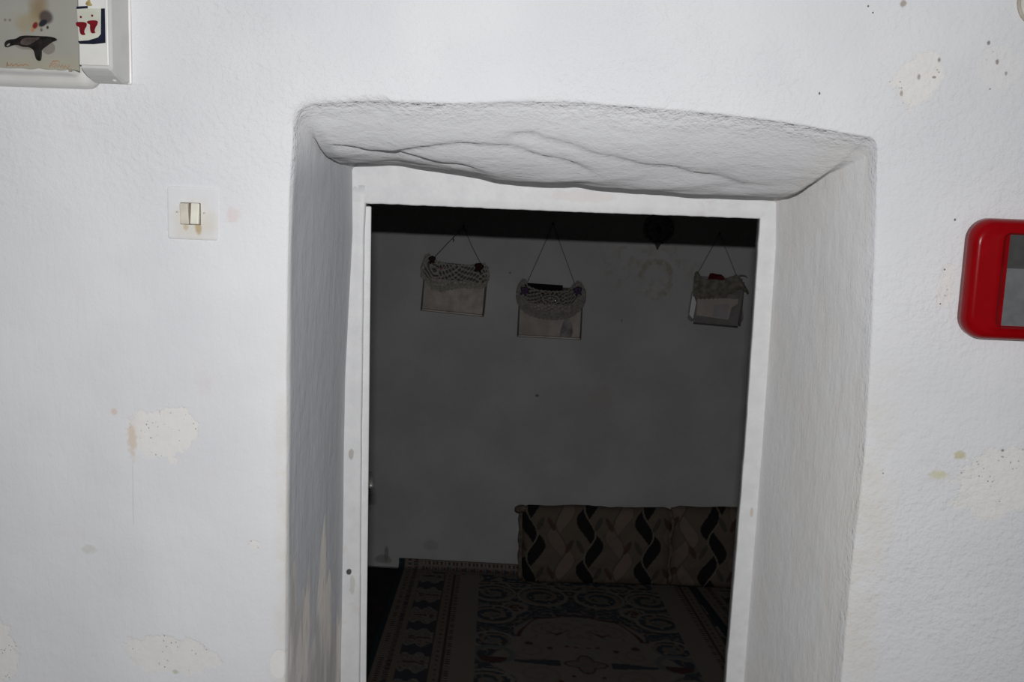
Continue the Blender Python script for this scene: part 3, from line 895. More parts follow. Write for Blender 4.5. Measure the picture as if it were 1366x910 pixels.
M_inner = simple('pouch_inside_shade', (0.085, 0.08, 0.075), 0.9, 0.05)  # shade inside the pouch, put into the back panel's colour behind the lace
def pouch_body(root, W, Hh, Dp, mat_front, taper=0.0, quilt=True):
    """shallow open-topped pocket: local x centred, z from 0 up, front at y=-Dp"""
    hw = W / 2
    t = 0.003
    box('back_panel', (-hw, -t, 0.0), (hw, 0.0, Hh), M_inner, root, 0.001)
    n, mrows = 40, 26
    vs_, fs = [], []
    for j in range(mrows + 1):
        for i in range(n + 1):
            a, b_ = i / n * 2 - 1, j / mrows
            z = b_ * Hh * 0.66 + 0.002
            x = a * (hw - 0.002 - taper * b_)
            y = -Dp - 0.004 * math.sin(math.pi * b_) * (1 - a * a) - 0.0016 * nz(a * 8, b_ * 6, W * 50)
            vs_.append((x, y, z))
    for j in range(mrows):
        for i in range(n):
            q = j * (n + 1) + i; fs.append((q, q + 1, q + n + 2, q + n + 1))
    fp = mesh_obj('front_panel', vs_, fs, mat_front, root)
    fp.modifiers.new('board', 'SOLIDIFY').thickness = 0.002
    box('bottom_panel', (-hw, -Dp - 0.002, -0.002), (hw, 0, 0.001), M_side, root, 0.0008)
    for sg in (-1, 1):
        box('side_panel', (sg * hw - 0.0015, -Dp + 0.002, 0), (sg * hw + 0.0015, -0.002, Hh * 0.95), M_side, root, 0.0006)
        tube('binding', [(sg * (hw - 0.0005), -Dp - 0.001, -0.004), (sg * (hw - 0.001 - taper * 0.5), -Dp - 0.002, Hh * 0.5), (sg * (hw - 0.002 - taper), -Dp - 0.001, Hh * 0.95)], 0.0030, M_edge, root, 6)
    tube('bottom_binding', [(lerp(-hw, hw, k / 8), -Dp - 0.0015, -0.002) for k in range(9)], 0.0024, M_side, root, 6)

GP = 'lace trimmed pouches hung on the back wall'
# --- left pouch
p1 = empty('hanging_pouch', (-0.432, D2 - 0.008, 1.050), (0, math.radians(3.4), 0))
tag(p1, 'leftmost hanging wall pouch, with dark maroon bows and a lopsided lace flap', 'pouch', GP)
pouch_body(p1, 0.238, 0.182, 0.050, M_panel)
t1 = [(-0.132, 0.158), (-0.120, 0.205), (-0.108, 0.213), (-0.096, 0.206), (-0.085, 0.193), (-0.05, 0.184), (0.0, 0.180), (0.05, 0.184), (0.085, 0.196), (0.108, 0.198), (0.122, 0.180), (0.129, 0.15)]
b1 = [(-0.132, 0.130), (-0.118, 0.118), (-0.10, 0.098), (-0.085, 0.082), (-0.045, 0.076), (-0.02, 0.088), (0.02, 0.097), (0.06, 0.103), (0.10, 0.105), (0.118, 0.112), (0.129, 0.142)]
def sc(tab, amp, per_, ph=0.0): return lambda x: interp(tab, x) + amp * abs(math.sin((x + ph) * math.pi / per_))
lace('lace_flap', sc(t1, 0.0045, 0.014), sc(b1, -0.0045, 0.014), -0.132, 0.129, -0.056, M_lace, p1,
     lambda a, b_: (math.sin(a * 70) * math.sin(b_ * 30 + 5 * math.sin(a * 9)) > 0.12 and b_ < 0.78) if a > 0.26 else math.sin(math.hypot((a - 0.2) * 9, (b_ - 0.35) * 5) * 9) > 0.45 and b_ < 0.8, seed=1.0)
bow('bow', (-0.092, -0.064, 0.197), 0.013, M_maroon, p1, 0.2)
bow('bow', (0.088, -0.064, 0.186), 0.017, M_maroon, p1, -0.1)
sphere('bead', (-0.055, -0.066, 0.165), 0.0042, M_beadr, p1); sphere('bead', (-0.044, -0.065, 0.170), 0.0030, M_beadg, p1)
N1 = (0.0115, -0.010, 0.324)
tube('string', [(-0.088, -0.045, 0.20), (-0.04, -0.030, 0.262), N1], 0.0013, M_string, p1, 6)
tube('string', [(0.098, -0.045, 0.185), (0.05, -0.030, 0.258), N1], 0.0013, M_string, p1, 6)
tube('knot', [(-0.022, -0.024, 0.284), (-0.024, -0.026, 0.279), (-0.020, -0.027, 0.272), (-0.023, -0.027, 0.266)], [0.002, 0.0036, 0.0028, 0.0012], M_string, p1, 6)
nail((N1[0], 0, N1[2]), p1)
# --- middle pouch
p2 = empty('hanging_pouch', (-0.059, D2 - 0.008, 0.972), (0, math.radians(0.4), 0))
tag(p2, 'middle hanging wall pouch, with violet bows and a rounded lace flap', 'pouch', GP)
pouch_body(p2, 0.240, 0.186, 0.050, simple('cream_cloth_stained', (0.33, 0.285, 0.255), 0.8, 0.1, nscale=14, namp=0.16, bump=0.5, bscale=90))
M_smudge = simple('grey_patch_cloth', (0.20, 0.18, 0.185), 0.85, 0.1, nscale=40, namp=0.4)
prism('patch', [(0.044, 0.002), (0.086, 0.0), (0.090, 0.03), (0.083, 0.06), (0.070, 0.078), (0.052, 0.066), (0.046, 0.04), (0.038, 0.015)], -0.0575, -0.052, M_smudge, p2)
t2 = [(-0.131, 0.165), (-0.127, 0.190), (-0.118, 0.207), (-0.108, 0.218), (-0.096, 0.212), (-0.090, 0.190), (-0.05, 0.176), (0.0, 0.174), (0.06, 0.178), (0.082, 0.205), (0.095, 0.218), (0.108, 0.216), (0.120, 0.200), (0.129, 0.180), (0.131, 0.160)]
b2 = [(-0.131, 0.150), (-0.128, 0.130), (-0.118, 0.112), (-0.10, 0.092), (-0.07, 0.077), (-0.03, 0.070), (0.02, 0.068), (0.06, 0.074), (0.09, 0.088), (0.113, 0.110), (0.125, 0.128), (0.131, 0.148)]
def holes2(a, b_):
    x, y = (a - 0.5) * 1.0, (b_ - 0.30) * 0.62
    r = math.hypot(x, y * 1.25)
    if b_ > 0.70: return False
    if r < 0.17: return math.sin(r * 95) > 0.0 and math.sin(math.atan2(y, x) * 12) > -0.6
    if r < 0.40: return math.sin((x * 0.8 + y) * 80) > -0.1 and math.sin((x * 0.8 - y) * 80) > -0.6
    return False
lace('lace_flap', sc(t2, 0.0035, 0.015), sc(b2, -0.003, 0.017), -0.131, 0.131, -0.057, M_lace2, p2, holes2, 130, 60, seed=4.0)
bow('bow', (-0.100, -0.066, 0.176), 0.016, M_purple, p2, -0.2)
bow('bow', (0.100, -0.066, 0.186), 0.016, M_purple, p2, 0.3)
sphere('bead', (0.017, -0.068, 0.142), 0.0058, M_bead, p2)
sphere('bead', (-0.004, -0.067, 0.150), 0.0028, M_bead, p2)
sphere('bead', (-0.030, -0.067, 0.140), 0.0022, M_bead, p2)
N2 = (-0.006, -0.010, 0.424)
tube('string', [(-0.092, -0.045, 0.205), (-0.05, -0.030, 0.312), N2], 0.0011, M_string, p2, 6)
tube('string', [(0.088, -0.045, 0.205), (0.042, -0.030, 0.312), N2], 0.0011, M_string, p2, 6)
nail((N2[0], 0, N2[2]), p2)
# comb standing in the middle pouch
M_comb = simple('black_plastic', (0.005, 0.005, 0.006), 0.7, 0.04)
comb = empty('comb', (-0.087, D2 - 0.0495, 1.163), (0, math.radians(1.6), 0))
tag(comb, 'black plastic comb sticking out of the middle hanging pouch', 'comb')
bm = bmesh.new()
add_box(bm, (-0.072, -0.0024, -0.012), (0.072, 0.0024, 0.009), 0.0016)
bm_obj('spine', bm, M_comb, comb)
for k in range(44):
    x = -0.068 + k * 0.136 / 43
    tt = tube('tooth', [(x, 0, -0.0115), (x, 0, -0.030), (x, 0, -0.034)], [0.0011, 0.0009, 0.0004], M_comb, comb, 5) if k == 0 else None
    if k == 0: tooth0 = tt
    else:
        c = tooth0.copy(); COL.objects.link(c); c.parent = comb; c.location = (k * 0.136 / 43, 0, 0)
# --- right pouch
p3 = empty('hanging_pouch', (0.5665, D2 - 0.008, 1.050), (0, math.radians(1.6), 0))
tag(p3, 'rightmost hanging wall pouch, with a wrapped cloth collar and no bows', 'pouch', GP)
hw = 0.092
M_clear = simple('greyed_clear_film', (0.27, 0.25, 0.24), 0.35, 0.35, nscale=18, namp=0.15)
M_film_dark = simple('grey_film', (0.14, 0.13, 0.125), 0.4, 0.35, nscale=20, namp=0.2)
M_white = simple('white_card', (0.62, 0.60, 0.60), 0.6, 0.2)
box('back_panel', (-hw, -0.003, 0.0), (hw, 0.0, 0.172), M_film_dark, p3, 0.001)
fpn = prism('front_panel', [(-hw + 0.008, 0.0), (hw - 0.010, -0.004), (hw - 0.004, 0.10), (hw, 0.165), (-hw + 0.012, 0.165), (-hw + 0.012, 0.08)], -0.056, -0.053, M_film_dark, p3)
prism('card', [(-0.076, 0.028), (0.044, 0.020), (0.052, 0.066), (0.074, 0.082), (0.074, 0.100), (-0.076, 0.096)], -0.0585, -0.0562, simple('tan_card', (0.34, 0.29, 0.255), 0.55, 0.3, nscale=12, namp=0.1), p3)
prism('card_flap', [(-0.016, 0.028), (0.040, 0.024), (0.044, 0.078), (-0.012, 0.072)], -0.0600, -0.0587, simple('grey_card', (0.27, 0.25, 0.25), 0.5, 0.3, nscale=12, namp=0.1), p3)
prism('side_panel', [(-hw - 0.010, 0.028), (-hw + 0.006, 0.012), (-hw + 0.012, 0.075), (-hw - 0.004, 0.110)], -0.050, -0.006, M_white, p3)
box('side_panel', (hw - 0.006, -0.050, -0.002), (hw + 0.002, -0.003, 0.125), M_edge, p3, 0.0015)
prism('side_flap', [(hw - 0.004, 0.004), (hw + 0.010, 0.018), (hw + 0.010, 0.040), (hw - 0.002, 0.080)], -0.040, -0.036, M_film_dark, p3)
prism('side_flap', [(-hw - 0.016, 0.012), (-hw + 0.004, 0.0), (-hw + 0.006, 0.016), (-hw - 0.010, 0.030)], -0.046, -0.042, M_film_dark, p3)
tube('bottom_binding', [(lerp(-hw + 0.008, hw - 0.010, k / 6), -0.055, -0.002 - 0.003 * k / 6) for k in range(7)], 0.003, M_edge, p3, 6)
M_cloth = simple('olive_grey_cloth', (0.165, 0.15, 0.125), 0.9, 0.1, nscale=45, namp=0.35, bump=0.6, bscale=60)
t3 = [(-0.096, 0.185), (-0.090, 0.196), (-0.080, 0.184), (-0.070, 0.170), (-0.055, 0.165), (-0.02, 0.168), (0.01, 0.166), (0.032, 0.180), (0.048, 0.186), (0.060, 0.192), (0.072, 0.180), (0.080, 0.168), (0.098, 0.145), (0.108, 0.130)]
b3 = [(-0.096, 0.100), (-0.080, 0.090), (-0.05, 0.092), (0.0, 0.098), (0.03, 0.104), (0.06, 0.118), (0.080, 0.134), (0.095, 0.130), (0.108, 0.122)]
lace('cloth_collar', lambda x: interp(t3, x), lambda x: interp(b3, x) + 0.002 * math.sin(x * 400), -0.096, 0.108, -0.060, M_cloth, p3, lambda a, b_: False, 60, 24, 0.010, 6.0)
tube('ribbon_tail', [(0.070, -0.058, 0.188), (0.080, -0.062, 0.190), (0.092, -0.064, 0.189), (0.099, -0.062, 0.183)], [0.0035, 0.0025, 0.002, 0.0008], M_cloth, p3, 6)
N3 = (-0.012, -0.010, 0.335)
tube('string', [(-0.082, -0.045, 0.190), (-0.045, -0.03, 0.268), N3], 0.0013, M_string2, p3, 6)
tube('string', [(0.060, -0.045, 0.188), (0.022, -0.03, 0.268), N3], 0.0013, M_string2, p3, 6)
nail((N3[0], 0, N3[2]), p3)
# red cloth stuffed into it
M_redc = simple('dark_red_cloth', (0.085, 0.010, 0.012), 0.8, 0.15, nscale=50, namp=0.3)
vs_, fs = [], []
out = [(-0.040, -0.030), (-0.036, 0.0), (-0.030, 0.022), (-0.020, 0.024), (-0.005, 0.021), (0.012, 0.020), (0.020, 0.014), (0.026, 0.002), (0.024, -0.030)]
for lay, (yo, scl) in enumerate(((-0.012, 0.86), (-0.018, 1.0), (0.0, 1.04), (0.012, 0.9))):
    for (x, z) in out: vs_.append((x * scl, yo + 0.003 * nz(x * 90, z * 90, lay), z * (0.94 if lay in (0, 3) else 1.0)))
K = len(out)
for lay in range(3):
    for i in range(K):
        j = (i + 1) % K
        fs.append((lay * K + i, lay * K + j, (lay + 1) * K + j, (lay + 1) * K + i))
fs.append(tuple(range(K))); fs.append(tuple(3 * K + i for i in range(K))[::-1])
rc = mesh_obj('folded_cloth', vs_, fs, M_redc)
fix_normals(rc)
rc.location = (0.566, D2 - 0.038, 1.215)
tag(rc, 'dark red folded cloth poking out of the rightmost hanging pouch', 'cloth')

# ------------------------------------------------------------------ round hanging ornament above the stain
orn = empty('wall_ornament', (0.336, D2 - 0.012, 1.394))
tag(orn, 'small dark round hanging ornament high on the back wall between the middle and right pouches', 'ornament')
M_orn = simple('dark_woven', (0.16, 0.14, 0.14), 0.8, 0.15, nscale=80, namp=0.4)
M_orn2 = simple('dark_woven_centre', (0.06, 0.05, 0.05), 0.8, 0.15)
def ring_disc(name, prof, mat, parent, n=40):
    vs_, fs = [], []
    for (r, y) in prof:
        for k in range(n):
            a = 2 * math.pi * k / n
            rr = r * (1 + (0.035 if r > 0.05 else 0) * math.cos(a * 20))
            vs_.append((rr * math.cos(a), y, rr * math.sin(a)))
    for j in range(len(prof) - 1):
        for k in range(n):
            k2 = (k + 1) % n
            fs.append((j * n + k, j * n + k2, (j + 1) * n + k2, (j + 1) * n + k))
    fs.append(tuple(range(n))); fs.append(tuple((len(prof) - 1) * n + k for k in range(n)))
    o = mesh_obj(name, vs_, fs, mat, parent); fix_normals(o); return o
ring_disc('rim', [(0.057, 0.006), (0.057, -0.002), (0.053, -0.007), (0.047, -0.007), (0.044, -0.002), (0.044, 0.006)], M_orn, orn, 60)
ring_disc('disc', [(0.045, 0.004), (0.045, -0.002), (0.038, -0.005), (0.031, -0.002), (0.024, -0.005), (0.016, -0.002)], M_orn, orn, 48)
sphere('boss', (0, -0.002, 0), 0.011, M_orn2, orn, (1, 0.6, 1))
prism('pendant', [(-0.012, -0.054), (0.012, -0.054), (0.006, -0.066), (0.0015, -0.077), (-0.0025, -0.077), (-0.007, -0.065)], -0.006, 0.0, M_orn2, orn)
tube('hanging_loop', [(-0.012, 0, 0.056), (0, -0.001, 0.078), (0.012, 0, 0.056)], 0.0015, M_string, orn, 6)

# ------------------------------------------------------------------ light switch
sw = empty('light_switch', (-0.5345, 1.5515, 1.5205))
tag(sw, 'small painted-over double light switch on the plaster left of the doorway', 'light switch')
def make_switch_mat():
    b = NB('painted_plate', 0.7, 0.1, 0.5)
    X, Y, Z = b.sep(b.co())
    wob = b.math('MULTIPLY', b.math('SUBTRACT', b.noise(70, 3), 0.5), 1.0)
    col = b.mix(b.noise(60, 3), (0.755, 0.755, 0.755), (0.80, 0.80, 0.80))
    col = b.mix(b.ss(1.25, 0.3, b.ellipse(X, Z, 0.004, -0.012, 0.036, 0.030, wob), 0, 0.6), col, (0.72, 0.67, 0.57))
    col = b.mix(b.ss(1.1, 0.4, b.ellipse(X, Z, 0.009, -0.021, 0.006, 0.010, wob), 0, 0.8), col, (0.52, 0.40, 0.22))
    col = b.mix(b.ss(1.1, 0.4, b.ellipse(X, Z, -0.009, -0.020, 0.005, 0.006, wob), 0, 0.6), col, (0.58, 0.48, 0.30))
    b.base(col); b.normal(b.bump(b.noise(90, 3), 0.3, 0.002))
    return b.mat
M_plate = make_switch_mat()
M_rock = simple('ivory_rocker', (0.83, 0.80, 0.69), 0.4, 0.4, nscale=50, namp=0.06)
M_rock2 = simple('ivory_rocker_dirty', (0.70, 0.65, 0.55), 0.5, 0.4, nscale=50, namp=0.1)
M_gap = simple('switch_gap', (0.18, 0.14, 0.12), 0.8, 0.1)
box('plate', (-0.0365, -0.0075, -0.0375), (0.0365, 0.016, 0.0375), M_plate, sw, 0.0045, 5, True)
box('well', (-0.0165, -0.0092, -0.0160), (0.0125, -0.004, 0.0150), M_gap, sw, 0.001)
for (x0, mat, tilt) in ((-0.0155, M_rock2, 0.16), (-0.0005, M_rock, -0.16)):
    bm = bmesh.new(); add_box(bm, (-0.0060, -0.004, -0.0148), (0.0060, 0.003, 0.0148), 0.0012, 2)
    r_ = bm_obj('rocker', bm, mat, sw)
    r_.location = (x0 + 0.0062, -0.0100, -0.0004); r_.rotation_euler = (tilt, 0, 0.0)
for x in (-0.021, 0.018):
    tube('screw', [(x, -0.0075, 0.0015), (x, -0.0092, 0.0015)], 0.0015, M_rock2, sw, 8)

# ------------------------------------------------------------------ round junction box, top right
jb = empty('junction_box', (0.613, 1.553, 1.8435))
tag(jb, 'round cream junction box cover at the upper right corner of the plaster wall', 'junction box')
M_jb = simple('cream_plastic', (0.66, 0.64, 0.57), 0.5, 0.35, nscale=30, namp=0.08)
M_jb2 = simple('cream_plastic_rim', (0.52, 0.47, 0.39), 0.6, 0.3, nscale=40, namp=0.15)
ring_disc('rim', [(0.0335, 0.006), (0.0335, -0.006), (0.0320, -0.0085), (0.0300, -0.0085), (0.0290, -0.006)], M_jb2, jb, 48)
ring_disc('cover', [(0.0295, 0.004), (0.0295, -0.008), (0.027, -0.0092), (0.012, -0.0100)], M_jb, jb, 48)
for (sx, sz) in ((-0.0205, -0.0115), (0.0205, 0.0115)):
    tube('screw', [(sx, -0.007, sz), (sx, -0.0102, sz), (sx, -0.0108, sz)], [0.0034, 0.0034, 0.0022], M_dark, jb, 10)

# ------------------------------------------------------------------ red plastic frame, right edge
rf = empty('red_wall_frame', (0.680, 1.546, 1.4745))
tag(rf, 'glossy red plastic frame with rounded corners around a grey panel, on the right of the plaster wall', 'frame')
def make_red():
    b = NB('red_plastic', 0.22, 0.12)
    f = b.noise(24, 4)
    b.base(b.mix(b.ss(0.35, 0.75, f), (0.265, 0.0008, 0.003), (0.31, 0.0018, 0.005)))
    b.normal(b.bump(b.noise(60, 2), 0.08, 0.002))
    return b.mat
M_red = make_red()
def rrect(hw_, hh_, r, k=9):
    pts = []
    for (cx, cz, a0) in ((hw_ - r, hh_ - r, 0), (-hw_ + r, hh_ - r, 90), (-hw_ + r, -hh_ + r, 180), (hw_ - r, -hh_ + r, 270)):
        for q in range(k + 1):
            a = math.radians(a0 + 90 * q / k)
            pts.append((cx + r * math.cos(a), cz + r * math.sin(a)))
    return pts
HWR, HHR = 0.1375, 0.0825
prof = [(0.000, 0.002, 0.030), (0.000, -0.012, 0.030), (0.0015, -0.020, 0.030), (0.004, -0.0255, 0.029), (0.007, -0.0285, 0.028), (0.012, -0.0300, 0.026),
        (0.034, -0.0300, 0.014), (0.038, -0.0315, 0.012), (0.041, -0.0300, 0.010), (0.0425, -0.0250, 0.006), (0.049, -0.0215, 0.002), (0.052, -0.0205, 0.001)]
vs_, fs = [], []
for (ins, y, r) in prof:
    hx = HWR - ins
    hz = HHR - (ins if ins < 0.012 else lerp(0.012, 0.0205, (ins - 0.012) / 0.040))
    for (x, z) in rrect(hx, hz, r): vs_.append((x, y, z))
K = len(rrect(1, 1, 0.1))
for j in range(len(prof) - 1):
    for k in range(K):
        k2 = (k + 1) % K
        fs.append((j * K + k, j * K + k2, (j + 1) * K + k2, (j + 1) * K + k))
fs.append(tuple(range(K)))
o = mesh_obj('housing', vs_, fs, M_red, rf); fix_normals(o)
M_pan_d = simple('dark_grey_panel', (0.062, 0.062, 0.060), 0.5, 0.2, nscale=60, namp=0.12)
M_pan_l = simple('grey_panel', (0.145, 0.152, 0.155), 0.5, 0.2, nscale=60, namp=0.12)
pz1 = HHR - 0.0205 + 0.001
box('upper_panel', (-0.0855, -0.0203, 0.0165), (0.0855, -0.012, pz1), M_pan_d, rf)['label'] = 'darker upper half of the grey panel'
box('lower_panel', (-0.0855, -0.0203, -pz1), (0.0855, -0.012, 0.0165), M_pan_l, rf)['label'] = 'lighter lower half of the grey panel'

# ------------------------------------------------------------------ electricity meter / fuse box, top left
em = empty('electric_box', (0, 1.55, 0))
tag(em, 'scorched grey and white electrical box with a red and navy sticker, top left', 'electrical box')
M_ewhite = simple('aged_white_plastic', (0.80, 0.79, 0.75), 0.35, 0.4, nscale=18, namp=0.05)
M_eside = simple('aged_white_plastic_side', (0.66, 0.655, 0.62), 0.45, 0.35, nscale=18, namp=0.06)
YF = -0.060
def loft(name, rings, mat, parent, smooth=True):
    vs_, fs = [], []
    K = len(rings[0])
    for rg in rings: vs_ += rg
    for j in range(len(rings) - 1):
        for k in range(K):
            k2 = (k + 1) % K
            fs.append((j * K + k, j * K + k2, (j + 1) * K + k2, (j + 1) * K + k))
    fs.append(tuple(range(K))); fs.append(tuple((len(rings) - 1) * K + k for k in range(K)))
    o = mesh_obj(name, vs_, fs, mat, parent, smooth); fix_normals(o); return o
# meter body: rounded white tray that stands proud under the grey cover
bx0, bx1, bz0, bz1 = -0.900, -0.664, 1.6880, 1.905
cx_, cz_ = (bx0 + bx1) / 2, (bz0 + bz1) / 2
hx_, hz_ = (bx1 - bx0) / 2, (bz1 - bz0) / 2
rings = []
for (ins, y, r) in [(0.0, 0.006, 0.018), (0.0, -0.012, 0.018), (0.001, -0.020, 0.018), (0.0035, -0.026, 0.016), (0.008, -0.0305, 0.013), (0.012, -0.0325, 0.010), (0.0155, -0.036, 0.006), (0.0165, -0.050, 0.005), (0.020, YF + 0.0005, 0.004)]:
    rings.append([(cx_ + x, y, cz_ + z) for (x, z) in rrect(hx_ - ins, hz_ - ins, r)])
loft('body', rings, M_ewhite, em)
# cover face with soot, rust drips and melted spots painted into its colour
GC = (0.36, 0.355, 0.31)
def blob(x, z, cx, cz, rx, rz, n=0.0, rot=0.0):
    dx, dz = x - cx, z - cz
    if rot: dx, dz = dx * math.cos(rot) + dz * math.sin(rot), dz * math.cos(rot) - dx * math.sin(rot)
    return math.hypot(dx / rx, dz / rz) + n
def cover_col(x, z):
    c = mixc(GC, (0.40, 0.39, 0.345), 0.5 + 0.5 * nz(x * 25, z * 25, 1))
    n = 0.35 * nz(x * 60, z * 60, 3)
    # tan fade at the bottom and left
    c = mixc(c, (0.42, 0.38, 0.27), 0.55 * sm(1.738, 1.712, z))
    c = mixc(c, (0.30, 0.22, 0.13), 0.7 * sm(-0.777, -0.788, x) * sm(1.74, 1.80, z))
    # smoke stain rising from the burn
    c = mixc(c, (0.27, 0.19, 0.10), 0.85 * sm(1.15, 0.2, blob(x, z, -0.7205, 1.789, 0.016, 0.028, n)))
    c = mixc(c, (0.34, 0.26, 0.12), 0.5 * sm(1.2, 0.3, blob(x, z, -0.735, 1.770, 0.026, 0.016, n)))
    c = mixc(c, (0.075, 0.055, 0.05), 0.92 * sm(1.05, 0.55, blob(x, z, -0.7105, 1.7765, 0.0115, 0.0115, n * 0.4)))
    c = mixc(c, (0.020, 0.022, 0.030), sm(1.1, 0.7, blob(x, z, -0.7145, 1.7690, 0.0075, 0.0045, n, 0.5)))
    c = mixc(c, (0.05, 0.04, 0.035), sm(1.1, 0.7, blob(x, z, -0.7085, 1.7635, 0.0022, 0.0026, n)))
    c = mixc(c, (0.10, 0.08, 0.07), 0.8 * sm(1.1, 0.6, blob(x, z, -0.7170, 1.7600, 0.0020, 0.0024, n)))
    c = mixc(c, (0.20, 0.02, 0.018), sm(1.1, 0.7, blob(x, z, -0.7255, 1.7655, 0.0038, 0.0058, n, -0.5)))
    c = mixc(c, (0.50, 0.22, 0.08), 0.8 * sm(1.1, 0.6, blob(x, z, -0.7290, 1.7595, 0.0030, 0.0040, n)))
    # faint translucent shapes under the melted flap
    c = mixc(c, (0.22, 0.19, 0.165), 0.8 * sm(1.04, 0.96, blob(x, z, -0.7085, 1.7370, 0.0095, 0.0085)))
    c = mixc(c, (0.25, 0.21, 0.185), 0.8 * sm(1.06, 0.94, blob(x, z, -0.738, 1.7400, 0.016, 0.0065)))
    # small pencil dots and orange handwriting strokes
    for cx in (-0.7665, -0.760):
        c = mixc(c, (0.20, 0.17, 0.14), 0.8 * sm(1.2, 0.5, blob(x, z, cx, 1.7715, 0.0022, 0.0022)))
    c = mixc(c, (0.16, 0.13, 0.11), 0.7 * sm(1.2, 0.5, blob(x, z, -0.7255, 1.8045, 0.004, 0.0018, n)))
    return c
ux0, ux1, uz0, uz1 = -0.876, -0.6668, 1.7090, 1.885
vs_, fs, cols = [], [], []
NX_, NZ_ = 190, 160
for j in range(NZ_ + 1):
    for i in range(NX_ + 1):
        x, z = lerp(ux0, ux1, i / NX_), lerp(uz0, uz1, j / NZ_)
        zz = z + (0.0022 * nz(x * 70, 0, 2) if j == 0 else 0)
        vs_.append((x, YF - 0.0030 - 0.0016 - 0.0006 * nz(x * 40, z * 40, 2), zz)); cols.append(cover_col(x, z))
for j in range(NZ_):
    for i in range(NX_):
        q = j * (NX_ + 1) + i; fs.append((q, q + 1, q + NX_ + 2, q + NX_ + 1))
def gloss_attr():
    b = NB('scorched_cover', 0.22, 0.5)
    a = b.n('ShaderNodeAttribute', attribute_name='tint')
    b.base(a.outputs['Color']); b.normal(b.bump(b.noise(80, 2), 0.06, 0.002)); return b.mat
cv = mesh_obj('cover', vs_, fs, gloss_attr(), em, True, cols)
cv.modifiers.new('sheet', 'SOLIDIFY').thickness = 0.003
es_ = cv.modifiers.new('crisp', 'EDGE_SPLIT'); es_.split_angle = math.radians(40)
# curled melted plastic over the burn: a black spout-like flap
M_burn = simple('charred_plastic', (0.016, 0.014, 0.012), 0.45, 0.2, nscale=90, namp=0.6)
M_burn2 = simple('charred_plastic_brown', (0.085, 0.065, 0.058), 0.45, 0.2, nscale=90, namp=0.35)
PS = 0.001019  # metres per measured unit on the cover
def mp(px, py): return (-0.7787 + px * PS, 1.8085 - py * PS + 0.0)
fy = YF - 0.0052
prism('melted_flap', [mp(*p) for p in ((12, 65), (17, 61.5), (28, 60.5), (34, 55.5), (60, 55.8), (76, 56), (82, 59), (80, 61), (74, 63), (66, 69), (60, 73), (60.5, 79), (59, 88), (54, 86.5), (52, 80), (51, 74), (45, 70), (36, 70.5), (29, 67.5), (20, 69), (14, 72), (11.5, 70))], fy - 0.0030, fy + 0.0015, M_burn, em)
prism('melted_streak', [mp(*p) for p in ((33, 65), (38, 58.5), (54, 58), (62, 57.5), (52, 64), (44, 68.5), (36, 68))], fy - 0.0038, fy - 0.0028, M_burn2, em)
prism('melted_tip', [mp(*p) for p in ((14, 69.5), (19, 66), (20, 67), (17, 70.5))], fy - 0.0038, fy - 0.0028, simple('ash_grey', (0.3, 0.28, 0.25), 0.6, 0.3), em)
# orange handwriting strokes (illegible in place)
M_ink = simple('orange_ink', (0.50, 0.22, 0.10), 0.7, 0.2)
def scribble(x0, pts):
    tube('handwriting', [(mp(x0 + a, b_)[0], fy + 0.0005, mp(x0 + a, b_)[1]) for a, b_ in pts], 0.00045, M_ink, em, 5)
scribble(12, [(0, 96), (1, 90), (2, 95), (5, 94), (7, 92), (8, 95), (12, 93), (14, 92), (15, 95), (19, 93), (22, 94), (25, 92), (30, 94)])
scribble(70, [(0, 95), (4, 88), (8, 87), (6, 91), (3, 92), (7, 95), (9, 90), (11, 95), (13, 91), (15, 95), (17, 91), (19, 96), (21, 92), (24, 96), (27, 92)])
scribble(72, [(0, 91), (3, 87), (9, 86.5), (12, 88)])
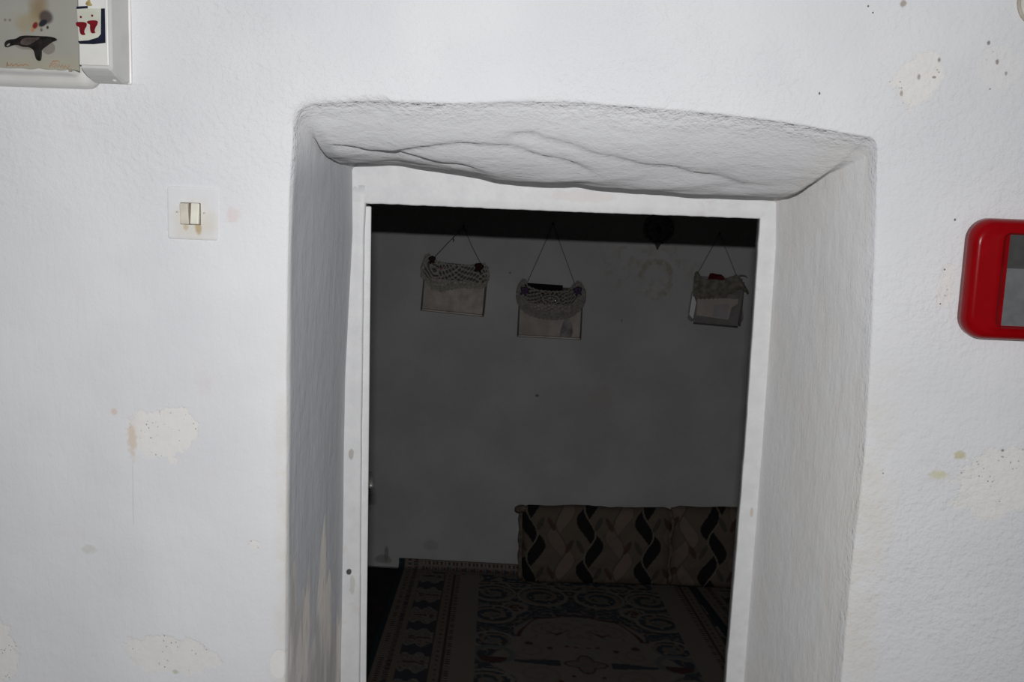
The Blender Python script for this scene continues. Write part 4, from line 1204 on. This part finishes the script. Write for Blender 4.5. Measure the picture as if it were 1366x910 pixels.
# second white box beside it
sx0, sx1, sz0, sz1 = -0.6668, -0.6225, 1.6965, 1.905
ringsb = []
for (y, zi, xi) in [(0.006, 0.0, 0.0), (-0.020, 0.0, 0.0), (-0.046, 0.0075, 0.0), (-0.058, 0.0135, 0.0008), (-0.0612, 0.0160, 0.0035)]:
    ringsb.append([(sx0 + 0.002, y, sz0 + zi), (sx1 - xi - 0.003, y, sz0 + zi), (sx1 - xi, y, sz0 + zi + 0.003), (sx1 - xi, y, sz1), (sx0 + 0.002, y, sz1)])
loft('side_box', ringsb, M_eside, em, False)
box('side_box_lid', (sx0 + 0.0005, -0.0650, 1.7160), (sx1 - 0.0035, -0.0605, sz1), M_ewhite, em, 0.0012)
box('base_plate', (-0.640, -0.004, 1.6960), (-0.6195, 0.006, 1.905), M_ewhite, em, 0.002)
sphere('corner_screw', (-0.6330, -0.030, 1.7010), 0.0036, M_ewhite, em)
# sticker: navy border, off-white field, two red marks with dots
fz = -0.0656
M_navy = simple('navy_ink', (0.012, 0.015, 0.032), 0.5, 0.15, nscale=70, namp=0.3)
M_stk = simple('sticker_paper', (0.66, 0.66, 0.56), 0.4, 0.35, nscale=30, namp=0.08)
M_rink = simple('red_ink', (0.19, 0.008, 0.015), 0.5, 0.15, nscale=60, namp=0.15)
QS = 0.001010
def qp(px, py): return (-0.6668 + (px - 106) * QS, 1.8075 - py * QS)
st = prism('sticker', [qp(*p) for p in ((105.5, 18), (141, 17.2), (142, 61.5), (128, 63.5), (107, 64))], fz, fz + 0.0012, M_stk, em)
def on_st(name, pts, mat, dy=0.0004): return prism(name, [qp(*p) for p in pts], fz - dy, fz + 0.0002, mat, st)
on_st('navy_border', [(138, 17.4), (143, 17), (143, 61.2), (127, 63.4), (108, 63.6), (106, 60), (120, 58.6), (133, 54.5), (137, 50)], M_navy)
on_st('navy_bar', [(105, 15.8), (120, 14.6), (120, 17.6), (105, 19)], M_navy)
on_st('red_mark', [(103.5, 36.5), (106, 35.2), (118, 35.3), (118.6, 40), (115.5, 44), (114.4, 48.5), (117, 51.8), (110, 52.4), (108.2, 46), (108.5, 42), (104, 40.5)], M_rink)
on_st('red_mark', [(118.6, 33.2), (133.5, 32.3), (133, 37.5), (130, 41.5), (128.4, 46.5), (130.4, 49), (123.5, 49.8), (122.4, 42), (122.8, 38), (118.8, 37)], M_rink)
for (dx, dz_) in ((110.5, 29), (125.8, 26.8)):
    on_st('red_dot', [(dx + 1.5 * math.cos(k * math.pi / 4), dz_ + 1.6 * math.sin(k * math.pi / 4)) for k in range(8)], M_rink)
M_rust = simple('ochre_stain', (0.40, 0.31, 0.12), 0.7, 0.2, nscale=90, namp=0.4)
prism('paint_drip', [qp(*p) for p in ((121.5, -4), (124.5, -4), (123, 6), (124, 11), (127, 13.5), (122, 15), (117, 13), (118, 10), (121, 7))], fz - 0.0006, fz + 0.0004, M_rust, em)
